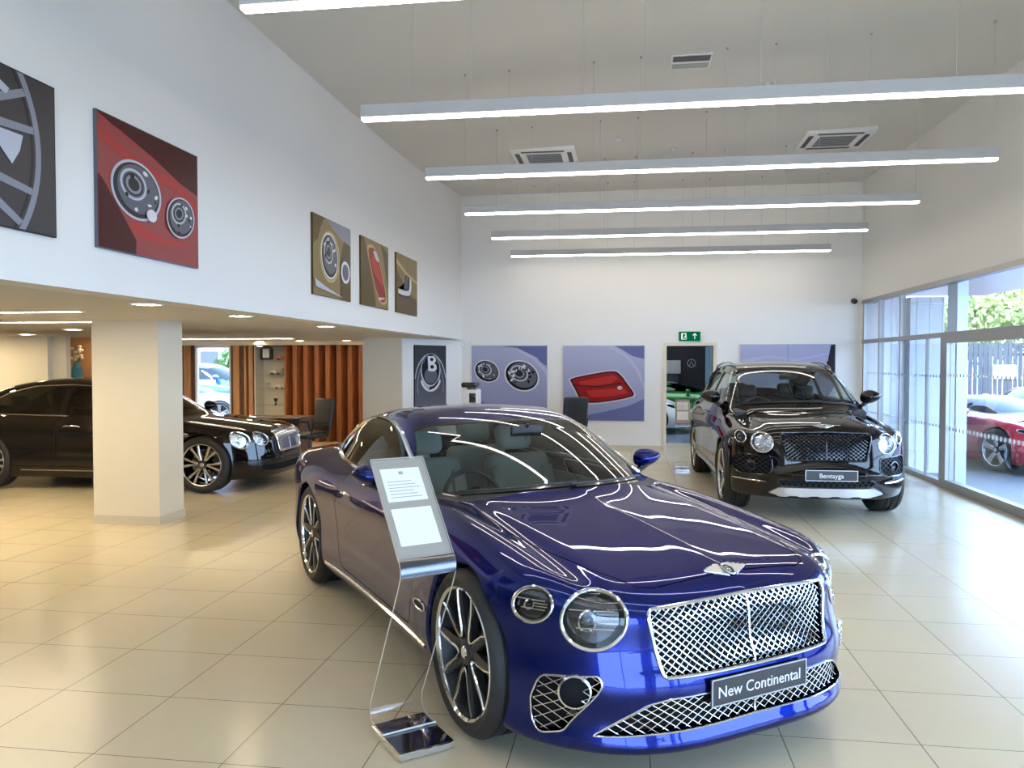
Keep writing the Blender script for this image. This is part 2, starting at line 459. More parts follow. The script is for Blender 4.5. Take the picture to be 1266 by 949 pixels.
M = {}
M['blue'] = pbr('blue_metallic_paint', (.0006, .0075, .115), .24, .85, 1, .008, spec=.5, flake=.4, tint=(.0, .03, .4), coat_ior=1.42)
M['black'] = pbr('black_gloss_paint', (.004, .0033, .0032), .4, 0, 1, .012, spec=0)
M['brown_black'] = pbr('dark_brown_paint', (.006, .0042, .0036), .4, 0, 1, .012, spec=0)
M['red'] = pbr('red_paint', (.42, .008, .022), .3, .1, 1, .03)
M['white_paint'] = pbr('white_paint', (.75, .78, .82), .3, 0, 1, .03)
M['green'] = pbr('green_paint', (.015, .20, .02), .3, .1, 1, .03)
M['navy'] = pbr('dark_blue_paint', (.05, .13, .42), .3, .3, 1, .03)
M['chrome'] = pbr('chrome', (.82, .83, .85), .08, 1)
M['satin'] = pbr('satin_metal', (.62, .62, .63), .28, 1)
M['wheel_silver'] = pbr('wheel_silver', (.66, .64, .62), .25, 1)
M['dark_chrome'] = pbr('dark_chrome', (.12, .12, .13), .15, 1)
M['lampbowl'] = pbr('lamp_bowl', (.07, .072, .08), .15, 1, bump=.2, bscale=40)
M['lampbright'] = pbr('lamp_bowl_bright', (.8, .82, .85), .12, 1, bump=.5, bscale=70)
M['gloss_black'] = pbr('gloss_black', (.008, .008, .009), .12, 0, .6)
M['plastic'] = pbr('black_plastic', (.015, .015, .016), .5)
M['void'] = pbr('dark_recess', (.006, .006, .007), .8, spec=.2)
M['rubber'] = pbr('tyre_rubber', (.017, .016, .015), .62, bump=.15, bscale=200)
M['leather_dark'] = pbr('dark_leather', (.018, .02, .022), .45, bump=.2, bscale=150)
M['leather_pale'] = pbr('pale_leather', (.30, .31, .29), .5, bump=.2, bscale=150)
M['leather_tan'] = pbr('tan_leather', (.16, .09, .05), .5, bump=.2, bscale=150)
M['carglass'] = glass('windscreen_glass', (.62, .70, .66), .95, .06)
M['darkglass'] = glass('tinted_glass', (.06, .066, .066), .95, .05)
M['lensglass'] = glass('lamp_lens', (.92, .95, .97), .95, .05)
M['pane'] = glass('window_pane', (.88, .94, .98), .9, .03)
M['frosted'] = pbr('pale_blue_screen', (.50, .62, .76), .3, coat=.4)
M['mirror'] = pbr('mirror', (.9, .9, .9), .02, 1)
M['amber'] = pbr('amber_lens', (.7, .25, .02), .2, coat=1)
M['redlens'] = pbr('red_lens', (.5, .01, .01), .2, coat=1)
M['plate'] = pbr('plate_black', (.035, .033, .034), .35)
M['ink_white'] = pbr('white_letter', (.80, .80, .80), .5)
M['ink_black'] = pbr('black_ink', (.02, .02, .02), .5)
M['ink_grey'] = pbr('grey_ink', (.35, .36, .38), .6)
M['wall'] = pbr('wall_paint', (.80, .785, .755), .75, spec=.25, bump=.02, bscale=120)
M['ceilmat'] = pbr('ceiling_paint', (.67, .65, .61), .8, spec=.2)
M['cream'] = pbr('cream_wall', (.74, .67, .53), .7, spec=.25)
M['skirting'] = pbr('skirting_stone', (.60, .53, .40), .4)
M['tile'] = brick_floor('cream_floor_tile', (.70, .605, .425), (.685, .59, .412), (.15, .115, .07), .598, .594, .0022, (3.48+.598*20, -4.31+.594*30, 0), .225, spec=.5)
M['alu'] = pbr('aluminium_frame', (.40, .39, .38), .42, .7)
M['alublue'] = pbr('pale_metal_post', (.52, .57, .66), .35, .5)
M['steel'] = pbr('dark_steel', (.10, .10, .11), .4, .6)
M['white_metal'] = pbr('white_enamel', (.78, .78, .77), .35)
M['grey_metal'] = pbr('pale_grey_enamel', (.62, .61, .60), .4)
M['housing'] = pbr('pendant_housing', (.52, .51, .50), .5)
M['tube'] = emis('light_diffuser', (1.0, .915, .80), 21)
M['tubewarm'] = emis('warm_light_diffuser', (1.0, .82, .54), 70)
M['wood'] = wood('walnut_slat', srgb(122, 68, 36), srgb(148, 86, 47))
M['wood_pale'] = wood('oak_panel', srgb(165, 115, 70), srgb(190, 140, 90))
M['wood_dark'] = wood('dark_walnut', srgb(70, 40, 24), srgb(100, 60, 36))
M['taupe'] = pbr('taupe_board', (.36, .34, .30), .5)
M['paper'] = pbr('white_paper', (.88, .89, .90), .6)
M['acrylic'] = glass('clear_acrylic', (.985, .988, .985), .95, .035)
M['acrylic_edge'] = pbr('acrylic_edge', (.78, .80, .76), .15, coat=1)
M['black_mirror'] = pbr('black_mirror', (.006, .006, .007), .03, 0, 1, .01)
M['sign_green'] = emis('exit_sign_green', (.0, .22, .09), .6)
M['sign_white'] = emis('exit_sign_white', (.85, 1, .9), 1.0)
M['cable'] = pbr('steel_cable', (.55, .54, .52), .5)
M['grille_dark'] = pbr('vent_dark', (.05, .05, .055), .6)
M['leaf'] = pbr('leaf', (.44, .50, .16), .6, noise=.5, nscale=4)
M['leaf2'] = pbr('leaf_dark', (.10, .20, .05), .6, noise=.4, nscale=4)
M['bark'] = pbr('bark', (.10, .07, .05), .9)
M['fence'] = pbr('fence_board', (.075, .075, .082), .7, noise=.2, nscale=6)
M['asphalt'] = brick_floor('outdoor_paving', (.11, .12, .14), (.13, .14, .155), (.06, .065, .075), .24, .12, .006, (0, 0, 0), .5, offset=.5)
M['render'] = pbr('white_render', (.78, .80, .84), .7)
M['dark_wall'] = pbr('dark_showroom_wall', (.018, .02, .028), .5)
M['grey_floor'] = pbr('grey_floor', (.16, .22, .32), .2)
M['blue_panel'] = pbr('blue_door', (.20, .42, .66), .4)
M['teal'] = pbr('teal_glaze', (.01, .16, .22), .2, coat=.6)
M['flower'] = pbr('cream_petal', (.75, .62, .42), .7)
M['lit_oak_wall'] = pbr('lit_oak', srgb(196, 138, 84), .6)  # oak tone with the niche's warm light mixed into the colour
# ---------------------------------------------------------------- car builder
def mirror_poly(p): return [(-y, z) for y, z in p][::-1]
def dense(poly, step=.02):
    out = []; m = len(poly)
    for i in range(m):
        a = np.array(poly[i], float); b = np.array(poly[(i+1) % m], float); k = max(1, int(np.linalg.norm(b-a)/step))
        out += [tuple(a+(b-a)*t/k) for t in range(k)]
    return out

class Car:
    def __init__(c, name, label, shape, h, bounds, paint, pose, z0=0):
        c.s = shape; c.f = shape.f; c.h = h
        c.V, c.T = surface_net(c.f, bounds[0], bounds[1], h)
        c.paint = paint; c.parts = []
        c.root = tag(empty(name, (pose[0], pose[1], z0), pose[2]), label, 'car')
    # --- cutting
    def cut(c, g):
        c.V, a, b = clip(c.V, c.T, g); c.T = b; return a
    def part(c, name, T, m, parent=None, off=0, dx=0):
        if len(T) == 0: return None
        c.parts.append([name, T, m, parent, off, dx]); return c.parts[-1]
    def gap(c, sdf, w=.0035):
        """cut along a shut line: inside piece returned, a thin dark strip left between"""
        a = c.cut(lambda P: sdf(P)+w); s = c.cut(lambda P: sdf(P)-w); c.part('shut_line', s, M['void'], None, -.004)
        return a
    def gside(c, poly, s, ymin=.25):
        p = poly_sd(poly); return lambda P: np.maximum(p(P[:, 0], P[:, 2]), ymin-s*P[:, 1])
    def gfront(c, poly, xmin=1.2, rear=False):
        p = poly_sd(poly)
        if rear: return lambda P: np.maximum(p(P[:, 1], P[:, 2]), xmin+P[:, 0])
        return lambda P: np.maximum(p(P[:, 1], P[:, 2]), xmin-P[:, 0])
    def gtop(c, poly, zmin=.6):
        p = poly_sd(poly); return lambda P: np.maximum(p(P[:, 0], P[:, 1]), zmin-P[:, 2])
    # --- surface curves
    def onfront(c, pts, out=0, rear=False):
        y = np.array([p[0] for p in pts]); z = np.array([p[1] for p in pts]); x = hit_x(c.f, y, z, not rear)
        P = np.stack([x, y, z], 1); return c.push(P, out)
    def onside(c, pts, s, out=0):
        x = np.array([p[0] for p in pts]); z = np.array([p[1] for p in pts]); y = hit_y(c.f, x, z, s)
        return c.push(np.stack([x, y, z], 1), out)
    def ontop(c, pts, out=0):
        x = np.array([p[0] for p in pts]); y = np.array([p[1] for p in pts]); z = hit_z(c.f, x, y)
        return c.push(np.stack([x, y, z], 1), out)
    def push(c, P, out):
        if out:
            G = grad(c.f, P); P = P+out*G/np.linalg.norm(G, axis=1, keepdims=True)
        return P
    # --- final meshes
    def emit(c, bodyname='body'):
        N = grad(c.f, c.V); N /= np.maximum(np.linalg.norm(N, axis=1, keepdims=True), 1e-9); c.N = N
        def put(name, T, m, parent, off, dx):
            u, inv = np.unique(T, return_inverse=True); V = c.V[u]+N[u]*off; V[:, 0] += dx
            return mk(name, V, inv.reshape(T.shape), m, parent, normals=N[u])
        c.body = put(bodyname, c.T, c.paint, c.root, 0, 0)
        c.obj = {}
        sh = [p for p in c.parts if p[0] == 'shut_line']
        if sh: put('shut_line', np.concatenate([p[1] for p in sh]), M['void'], c.root, -.004, 0)
        for p in c.parts:
            if p[0] == 'shut_line': continue
            par = c.root if p[3] is None else p[3]
            if isinstance(par, list): par = c.obj[id(par)]
            c.obj[id(p)] = put(p[0], p[1], p[2], par, p[4], p[5])
    # --- features
    def arches(c, wheels, Ra, lip=.03):
        for (x, s, z) in wheels:
            c.cut(lambda P: np.maximum(np.hypot(P[:, 0]-x, P[:, 2]-z)-Ra, .52-s*P[:, 1]))
    def arch_liners(c, wheels, Ra):
        for (x, s, z) in wheels:
            lb = MB()
            n = 40; A = [(-25+230*i/n)*PI/180 for i in range(n+1)]
            xs = np.array([x+Ra*math.cos(a) for a in A]); zs = np.array([z+Ra*math.sin(a) for a in A])
            yo = hit_y(c.f, xs, np.maximum(zs, .17), s)
            mb = MB(); V = []; F = []
            for i in range(n+1):
                V += [(xs[i], yo[i]+s*.001, zs[i]), (x+(Ra-.012)*math.cos(A[i]), yo[i]-s*.012, z+(Ra-.012)*math.sin(A[i])), (x+(Ra-.012)*math.cos(A[i]), yo[i]-s*.05, z+(Ra-.012)*math.sin(A[i]))]
            for i in range(n):
                for k in range(2): F.append((i*3+k, i*3+k+1, i*3+k+4, i*3+k+3))
            fixnormals(lb.add(V, F).build('wheel_arch_lip', c.paint, c.root))
            V = []; F = []
            for i in range(n+1):
                cx, cz = x+(Ra+.004)*math.cos(A[i]), z+(Ra+.004)*math.sin(A[i])
                V += [(cx, yo[i]-s*.03, cz), (cx, s*.5, cz)]
            V.append((x, s*.5, z)); k = len(V)-1
            for i in range(n): F += [(2*i, 2*i+1, 2*i+3, 2*i+2), (2*i+1, k, 2*i+3)]
            mb.add(V, F).build('wheel_arch_liner', M['void'], c.root)
    def grille(c, poly, bars, frame, sp=.047, rise=.75, inset=.018, br=.0042, fr=.011, centre=True, name='grille', rear=False, depth=.05, frame_on=True, dz=0):
        T = c.cut(c.gfront(poly, rear=rear))
        g = c.part(name, T, M['void'], None, 0, -depth if not rear else depth)
        def later():
            par = c.obj[id(g)]; sd = poly_sd(poly); mb = MB()
            P = np.array(poly); y0, z0 = P.min(0); y1, z1 = P.max(0); H = z1-z0
            for sg in (1, -1):
                # bars z = z0 + sg*rise*(y - k)
                ks = np.arange(y0-H/rise-.1, y1+H/rise+.1, sp)
                for k in ks:
                    zz = np.linspace(z0, z1, 40); yy = k+sg*(zz-z0)/rise
                    ins = sd(yy, zz) < .002
                    if ins.sum() < 2: continue
                    ii = np.nonzero(ins)[0]
                    for grp in np.split(ii, np.nonzero(np.diff(ii) > 1)[0]+1):
                        if len(grp) < 2: continue
                        grp = grp[::3] if len(grp) > 6 else grp
                        if grp[-1] != ii[-1] and len(grp) > 1: grp = np.append(grp, ii[-1]) if ii[-1]-grp[-1] < 4 else grp
                        Q = c.onfront([(yy[i], zz[i]) for i in grp], -inset-(.002 if sg > 0 else 0), rear)
                        mb.tube(Q, br, 4, caps=False)
            mb.build('grille_mesh', bars, par)
            if frame_on:
                f = MB(); f.tube(c.onfront(dense(poly), .002, rear), fr, 8, True)
                if centre:
                    f.tube(c.onfront([(0, z) for z in np.linspace(z0+.002, z1-.002, 12)], -.006, rear), .0042, 6)
                f.build('grille_frame', frame, par)
        c.later.append(later)
    later = None
    def lamp(c, poly, kind='gt', rr=.008, ring=None, depth=.055, rear=False, name='headlamp', bowl=None):
        T = c.cut(c.gfront(poly, rear=rear, xmin=1.0))
        b = c.part(name, T, bowl or M['lampbowl'], None, 0, -depth if not rear else depth)
        c.part('lens', T, M['lensglass'] if kind != 'red' else M['redlens'], b, .001)
        P = np.array(poly); cy, cz = P.mean(0); ry, rz = (P.max(0)-P.min(0))/2
        def later():
            par = c.obj[id(b)]
            edge = c.onfront(poly, .001, rear)
            f = MB(); f.tube(edge, rr, 8, True); f.build('lamp_ring', ring or M['chrome'], par)
            # side wall of the bowl
            w = MB(); k = len(poly); V = [tuple(p) for p in edge]+[(p[0]-depth if not rear else p[0]+depth, p[1], p[2]) for p in edge]
            w.add(V, [(i, (i+1) % k, k+(i+1) % k, k+i) for i in range(k)]); w.build('bowl_wall', M['dark_chrome'], par)
            if kind in ('gt', 'jewel'):
                x0 = hit_x(c.f, cy, cz)[0]-depth*.55; q = MB(); r = min(ry, rz)
                Mx = Matrix.Translation((x0, cy, cz)) if kind == 'jewel' else Matrix.Translation((x0, cy-r*.28, cz)) @ Matrix.Scale(.62, 4)
                q.lathe([(r*.62, 0), (r*.66, .012), (r*.72, 0), (r*.66, -.004)], 32, 'x', 0, Mx, True)
                q.lathe([(.0, .018), (r*.2, .014), (r*.32, .004), (r*.36, -.01)], 24, 'x', 1, Mx)
                if kind == 'jewel':
                    for a in range(12):
                        t = a*PI/6; q.tube([(x0, cy+r*.4*math.cos(t), cz+r*.4*math.sin(t)), (x0+.004, cy+r*.6*math.cos(t), cz+r*.6*math.sin(t))], .004, 4, m=0)
                else:
                    for dz, y0, y1 in ((.34, -.78, .80), (.12, .1, .90), (-.10, .1, .85), (-.34, -.6, .7)): yy = np.linspace(cy+r*y0*.9, cy+r*y1*.9, 6); zz = np.full(6, cz+r*dz); q.tube(np.stack([hit_x(c.f, yy, zz)-depth*.5, yy, zz], 1), .0035, 4, m=0)
                q.build('projector', [M['chrome'], M['lensglass']], par)
        c.later.append(later)
    def plate(c, text, z, size, y=0, w=.52, h=.111, bg=None, frame=None, fg=None, push=.006, tilt=0):
        x = float(np.max(hit_x(c.f, [y-.2, y, y+.2], [z, z, z])))+push
        o = MB().rbox(x, x+.010, y-w/2, y+w/2, z-h/2, z+h/2, .003, 1).build('number_plate', bg or M['plate'], c.root)
        f = MB(); t = .005
        for (a, b, e, g) in ((-w/2, w/2, h/2-t, h/2), (-w/2, w/2, -h/2, -h/2+t), (-w/2, -w/2+t, -h/2+t, h/2-t), (w/2-t, w/2, -h/2+t, h/2-t)):
            f.box(x+.009, x+.013, y+a, y+b, z+e, z+g)
        f.build('plate_border', frame or M['satin'], o)
        Mx = Matrix.Translation((x+.0105, y, z-.004)) @ Matrix(((0, 0, 1, 0), (1, 0, 0, 0), (0, 1, 0, 0), (0, 0, 0, 1)))
        text_mesh('lettering', text, size, fg or M['ink_white'], o, Mx)
        # bracket behind
        MB().box(x-.08, x+.001, y-w*.3, y+w*.3, z-h*.3, z+h*.3).build('plate_bracket', M['plastic'], o)
    def trimline(c, name, pts, s, r, m, closed=False, out=.001, flat=None):
        return MB().tube(c.onside(pts, s, out), r, 6, closed).build(name, m, c.root)
    def mirror(c, x, y, z, s, size=(.085, .13, .075), paint=None, arm=None):
        mb = MB(); n = 24; V = []; F = []
        for i in range(13):
            t = PI*i/12
            for j in range(n):
                a = 2*PI*j/n; px = math.cos(a)*math.sin(t); pz = math.sin(a)*math.sin(t); py = math.cos(t)
                k = 1-.25*py*1  # narrower outboard
                vx = size[0]*px*1.35 if px > 0 else size[0]*.35*px
                V.append((x+vx, y+s*size[1]*py, z+size[2]*pz*k+(.012*py)))
        for i in range(12):
            for j in range(n): F.append((i*n+j, i*n+(j+1) % n, (i+1)*n+(j+1) % n, (i+1)*n+j))
        mb.add(V, F); o = fixnormals(mb.build('door_mirror', paint or c.paint, c.root, sharp=60))
        xi, zi = x+.03, z-.05
        yi = float(hit_y(c.f, [xi], [zi-.07], s)[0])
        MB().tube([(xi, yi-s*.03, zi-.075), (xi, yi+s*.02, zi-.055), (xi, y-s*.03, zi-.01), (xi, y+s*.03, zi+.015)], [.03, .026, .022, .02], 8).build('mirror_arm', arm or M['gloss_black'], o)
        MB().lathe([(0, 0), (.05, 0)], 20, 'x', 0, Matrix.Translation((x-size[0]*.36, y, z)) @ Matrix.Diagonal((1, size[1]*17, size[2]*16, 1)) if False else Matrix.Translation((x-size[0]*.36, y, z)) @ Matrix.Diagonal((1, size[1]*15, size[2]*15, 1))).build('mirror_glass', M['mirror'], o)
    def badge(c, x, y=0, size=.22, m=None):
        """winged badge lying on the bonnet"""
        o = MB()
        def at(u, v): # u across (y), v along the bonnet
            P = c.ontop([(x-v, y+u)], .006)[0]; return P
        for s in (1, -1):
            w = [(.09,-.12),(.24,-.04),(.53,.12),(.51,.165),(.42,.15),(.43,.20),(.33,.185),(.335,.235),(.23,.22),(.21,.27),(.09,.25)]
            k = len(w); a = [tuple(at(s*size*u, size*v*1.0)) for u, v in w]; b = [(p[0], p[1], p[2]-.009) for p in a]
            o.add(a+b, [tuple(range(k)), tuple(range(k, 2*k))[::-1]]+[(i, (i+1) % k, k+(i+1) % k, k+i) for i in range(k)])
        ring = [at(size*.11*math.cos(t), .03*size+size*.16*math.sin(t)) for t in np.linspace(0, 2*PI, 20, endpoint=False)]
        o.tube([(p[0], p[1], p[2]+.002) for p in ring], .004, 6, True)
        b = fixnormals(o.build('wing_badge', m or M['satin'], c.root, sharp=30))
        p0 = at(0, .03*size); G = grad(c.f, p0[None])[0]; Nn = Vector(G).normalized()
        ex = Vector((0, 1, 0)); ey = Nn.cross(ex).normalized()
        Mx = Matrix((( ex.x, ey.x, Nn.x, p0[0]), (ex.y, ey.y, Nn.y, p0[1]), (ex.z, ey.z, Nn.z, p0[2]-.001), (0, 0, 0, 1)))
        MB().lathe([(0, .0), (size*.1, .0)], 20, 'z', 0, Mx @ Matrix.Diagonal((1, 1.45, 1, 1))).build('badge_disc', M['gloss_black'], b)
        text_mesh('badge_letter', 'B', size*.24, M['chrome'], b, Mx @ Matrix.Translation((0, 0, .001)), .001)
        return b

def rot_x(a): return Matrix.Rotation(a, 4, 'X')
def make_wheel(parent, x, s, yo, R, rim, w, style, steer=0, turn=0):
    """wheel with its outer face at y = s*yo (before steering)"""
    o = empty('wheel', (x, s*(yo-w/2), R), steer, parent)
    if s < 0: o.rotation_euler = (0, 0, steer+PI)
    h = w/2; rs = rim+.012
    t = MB(); prof = [(rim-.012, -h+.015), (rim+.004, -h+.004), (rim+.02, -h-.002), ((rim+R)/2, -h-.010), (R-.030, -h-.002), (R-.010, -h+.016), (R-.002, -h+.040)]
    grooves = [-.32, -.1, .1, .32]
    for gk in grooves:
        q = gk*w; prof += [(R, q-.010), (R-.008, q-.006), (R-.008, q+.006), (R, q+.010)]
    prof += [(R-.002, h-.040), (R-.010, h-.016), (R-.030, h+.002), ((rim+R)/2, h+.010), (rim+.02, h+.002), (rim+.004, h-.004), (rim-.012, h-.015)]
    t.lathe(prof, 72); fixnormals(t.build('tyre', M['rubber'], o, sharp=40))
    b = MB(); b.lathe([(rim-.010, -h+.015), (rim-.035, -h+.05), (rim-.045, 0), (rim-.03, h-.05), (rim-.012, h-.015)], 64, m=0)
    b.lathe([(rim-.016, h-.03), (rim-.012, h-.008), (rim+.001, h+.001), (rim+.006, h-.006), (rim-.004, h-.02)], 64, m=1)
    d = MB(); d.lathe([(.09, .0), (rim*.72, .0), (rim*.72, -.03), (.09, -.03)], 48, closed=True)
    d.build('brake_disc', M['dark_chrome'], o)
    MB().rbox(-rim*.8, -rim*.42, -.06, .035, -.11, .11, .02).build('brake_caliper', M['plastic'], o)
    face = h-.03
    # arms: (angle, half width at hub, half width at rim, z dish)
    def arm(a, w0, w1, m, lean=0, r0=.045, r1=rim-.02, y0=-.012, y1=.006, th=.035):
        ca, sa = math.cos(a), math.sin(a); cb, sb = math.cos(a+lean), math.sin(a+lean)
        def p(r, off, c, q, y): return (r*c-off*q, y, r*q+off*c)
        V = []; 
        for (r, ww, c, q, y) in ((r0, w0, ca, sa, face+y0), ((r0+r1)*.5, (w0+w1)/2*.85, (ca+cb)/2, (sa+sb)/2, face+(y0+y1)/2+.006), (r1, w1, cb, sb, face+y1)):
            V += [p(r, -ww, c, q, y), p(r, -ww*.55, c, q, y+.007), p(r, ww*.55, c, q, y+.007), p(r, ww, c, q, y), p(r, ww*.8, c, q, y-th), p(r, -ww*.8, c, q, y-th)]
        F = []
        for k in range(2):
            for j in range(6): F.append((k*6+j, k*6+(j+1) % 6, k*6+6+(j+1) % 6, k*6+6+j))
        F += [tuple(range(6)), tuple(range(12, 18))[::-1]]
        b.add(V, F, m)
    if style == 'gt':
        for k in range(5):
            a = turn+2*PI*k/5
            for e in (-1, 1):
                arm(a+e*.20, .022, .026, 0, e*.10)
            # polished U along the opening between two pairs
            q = a+PI/5; U = []
            for r, da in [(rim-.014, -.36), (rim*.75, -.30), (rim*.5, -.26), (rim*.36, -.24), (rim*.27, -.12), (rim*.25, 0), (rim*.27, .12), (rim*.36, .24), (rim*.5, .26), (rim*.75, .30), (rim-.014, .36)]:
                U.append((r*math.cos(q+da), face+.008+.012*(r/rim-.4), r*math.sin(q+da)))
            b.tube(U, .006, 6, m=1)
    elif style == 'twin':
        for k in range(6):
            a = turn+2*PI*k/6
            for e in (-1, 1): arm(a+e*.10, .012, .020, 1, e*.10)
    elif style == 'five':
        for k in range(5): arm(turn+2*PI*k/5, .032, .05, 1)
    elif style == 'multi':
        for k in range(7):
            a = turn+2*PI*k/7
            for e in (-1, 1): arm(a, .016, .018, 1, e*.17)
    b.lathe([(0, face+.012), (.03, face+.012), (.058, face+.004), (.068, face-.03), (.068, face-.05)], 32, m=0)
    base = M['plastic'] if style in ('gt',) else M['dark_chrome']
    fixnormals(b.build('rim', [base, M['wheel_silver'] if style != 'gt' else M['chrome']], o, sharp=40))
    MB().lathe([(0, face+.018), (.024, face+.017), (.030, face+.010)], 24).build('centre_cap', M['chrome'], o)
    return o

def seat(parent, x, y, z, m, m2=None, w=.50, head=True, lean=.35, hb=.62):
    o = MB()
    o.rbox(x-.02, x+.50, y-w/2, y+w/2, z, z+.16, .06, 3)
    o.rbox(x+.02, x+.46, y-w/2-.01, y-w/2+.09, z+.06, z+.21, .04, 2); o.rbox(x+.02, x+.46, y+w/2-.09, y+w/2+.01, z+.06, z+.21, .04, 2)
    L = Matrix.Translation((x+.04, y, z+.08)) @ Matrix.Rotation(-lean, 4, 'Y')
    o.rbox(-.07, .07, -w/2, w/2, 0, hb, .055, 3, 0, L)
    o.rbox(-.02, .11, -w/2-.01, -w/2+.10, .08, hb-.1, .045, 2, 0, L); o.rbox(-.02, .11, w/2-.10, w/2+.01, .08, hb-.1, .045, 2, 0, L)
    s = o.build('seat', m, parent)
    if head: MB().rbox(-.05, .06, -.14, .14, hb+.03, hb+.22, .05, 3, 0, L).build('headrest', m, s)
    return s
def interior(c, xd, zd, seats, wheel=(0, 0, 0), m=None, md=None, wd=.70, floor=.30, xr=-1.6):
    md = md or M['leather_dark']; m = m or M['leather_pale']
    d = MB(); pr = [(xd+.30, zd-.03), (xd+.12, zd), (xd-.06, zd-.005), (xd-.14, zd-.05), (xd-.16, zd-.12), (xd-.08, zd-.30), (xd-.02, zd-.45), (xd+.30, zd-.5)]
    k = len(pr); V = [(x, -wd, z) for x, z in pr]+[(x, wd, z) for x, z in pr]
    d.add(V, [tuple(range(k)), tuple(range(k, 2*k))[::-1]]+[(i, k+i, k+(i+1) % k, (i+1) % k) for i in range(k)])
    dash = fixnormals(d.build('dashboard', md, c.root, sharp=50))
    MB().rbox(xd-.20, xd-.155, -.16, .16, zd-.15, zd-.04, .01).build('centre_screen', M['gloss_black'], dash)
    MB().box(xr, xd+.3, -wd, wd, floor-.04, floor).build('cabin_floor', M['plastic'], c.root)
    MB().rbox(xr+.5, xd-.05, -.13, .13, floor, floor+.34, .04).build('centre_console', md, c.root)
    sb = MB()
    for s in (1, -1): sb.rbox(xr, xd+.2, s*(wd+.02)-.03, s*(wd+.02)+.03, floor, zd-.06, .02)
    sb.build('door_lining', m, c.root)
    for (x, y, mm) in seats: seat(c.root, x, y, floor+.06, mm or m)
    x, y, z = wheel
    if x:
        Mx = Matrix.Translation((x, y, z)) @ Matrix.Rotation(-.42, 4, 'Y')
        st = MB(); st.tube([tuple(Mx @ Vector((0, .185*math.cos(t), .185*math.sin(t)))) for t in np.linspace(0, 2*PI, 36, endpoint=False)], .016, 8, True)
        for t in (0, PI, -PI/2): st.tube([tuple(Mx @ Vector((.02, .05*math.cos(t), .05*math.sin(t)))), tuple(Mx @ Vector((0, .185*math.cos(t), .185*math.sin(t))))], .018, 6)
        st.lathe([(0, -.02), (.06, -.015), (.075, .03)], 24, 'x', 0, Mx)
        st.build('steering_wheel', md, c.root)
        MB().tube([(x+.03, y, z-.02), (xd-.05, y, z-.13)], .035, 8).build('steering_column', md, c.root)
def common_glass(c, ws, side, rear, pillar=.055, glassm=None, chrome=None, trim_r=.008, inner_z=.9, gm_side=None, frit=.05):
    s = c.s; gm = glassm or M['carglass']
    def gws(P): return np.maximum(np.maximum(ws[0]-s.xp(P[:, 0], np.abs(P[:, 1])), s.xp(P[:, 0], np.abs(P[:, 1]))-ws[1]), np.maximum(np.abs(P[:, 1])-s.wc(P[:, 0], P[:, 2])+pillar, .75-P[:, 2]))
    T = c.cut(lambda P: gws(P)); 
    # black border of the screen
    V0, a, T = clip(c.V, T, lambda P: s.xp(P[:, 0], np.abs(P[:, 1]))-(ws[0]+.03)); c.V = V0
    w = c.part('windscreen', T, gm, None); c.part('screen_border', a, M['gloss_black'], w)
    if frit:
        V0, a, T2 = clip(c.V, T, lambda P: ws[1]-frit-s.xp(P[:, 0], np.abs(P[:, 1]))); c.V = V0; w[1] = T2; c.part('screen_border', a, M['gloss_black'], w)
    if rear:
        def grw(P): return np.maximum(np.maximum(rear[0]-s.xp(P[:, 0], np.abs(P[:, 1])), s.xp(P[:, 0], np.abs(P[:, 1]))-rear[1]), np.maximum(np.abs(P[:, 1])-s.wc(P[:, 0], P[:, 2])+.07, .8-P[:, 2]))
        c.part('rear_window', c.cut(grw), gm, None)
    for sd in (1, -1):
        for poly in side:
            c.part('side_window', c.cut(c.gside(poly, sd, .3)), gm_side or gm, None)
    # headlining
    k = c.V[c.T][:, :, 2].min(1) > inner_z
    c.lin = c.part('headlining', c.T[k][:, ::-1], M['leather_dark'], None, -.02)
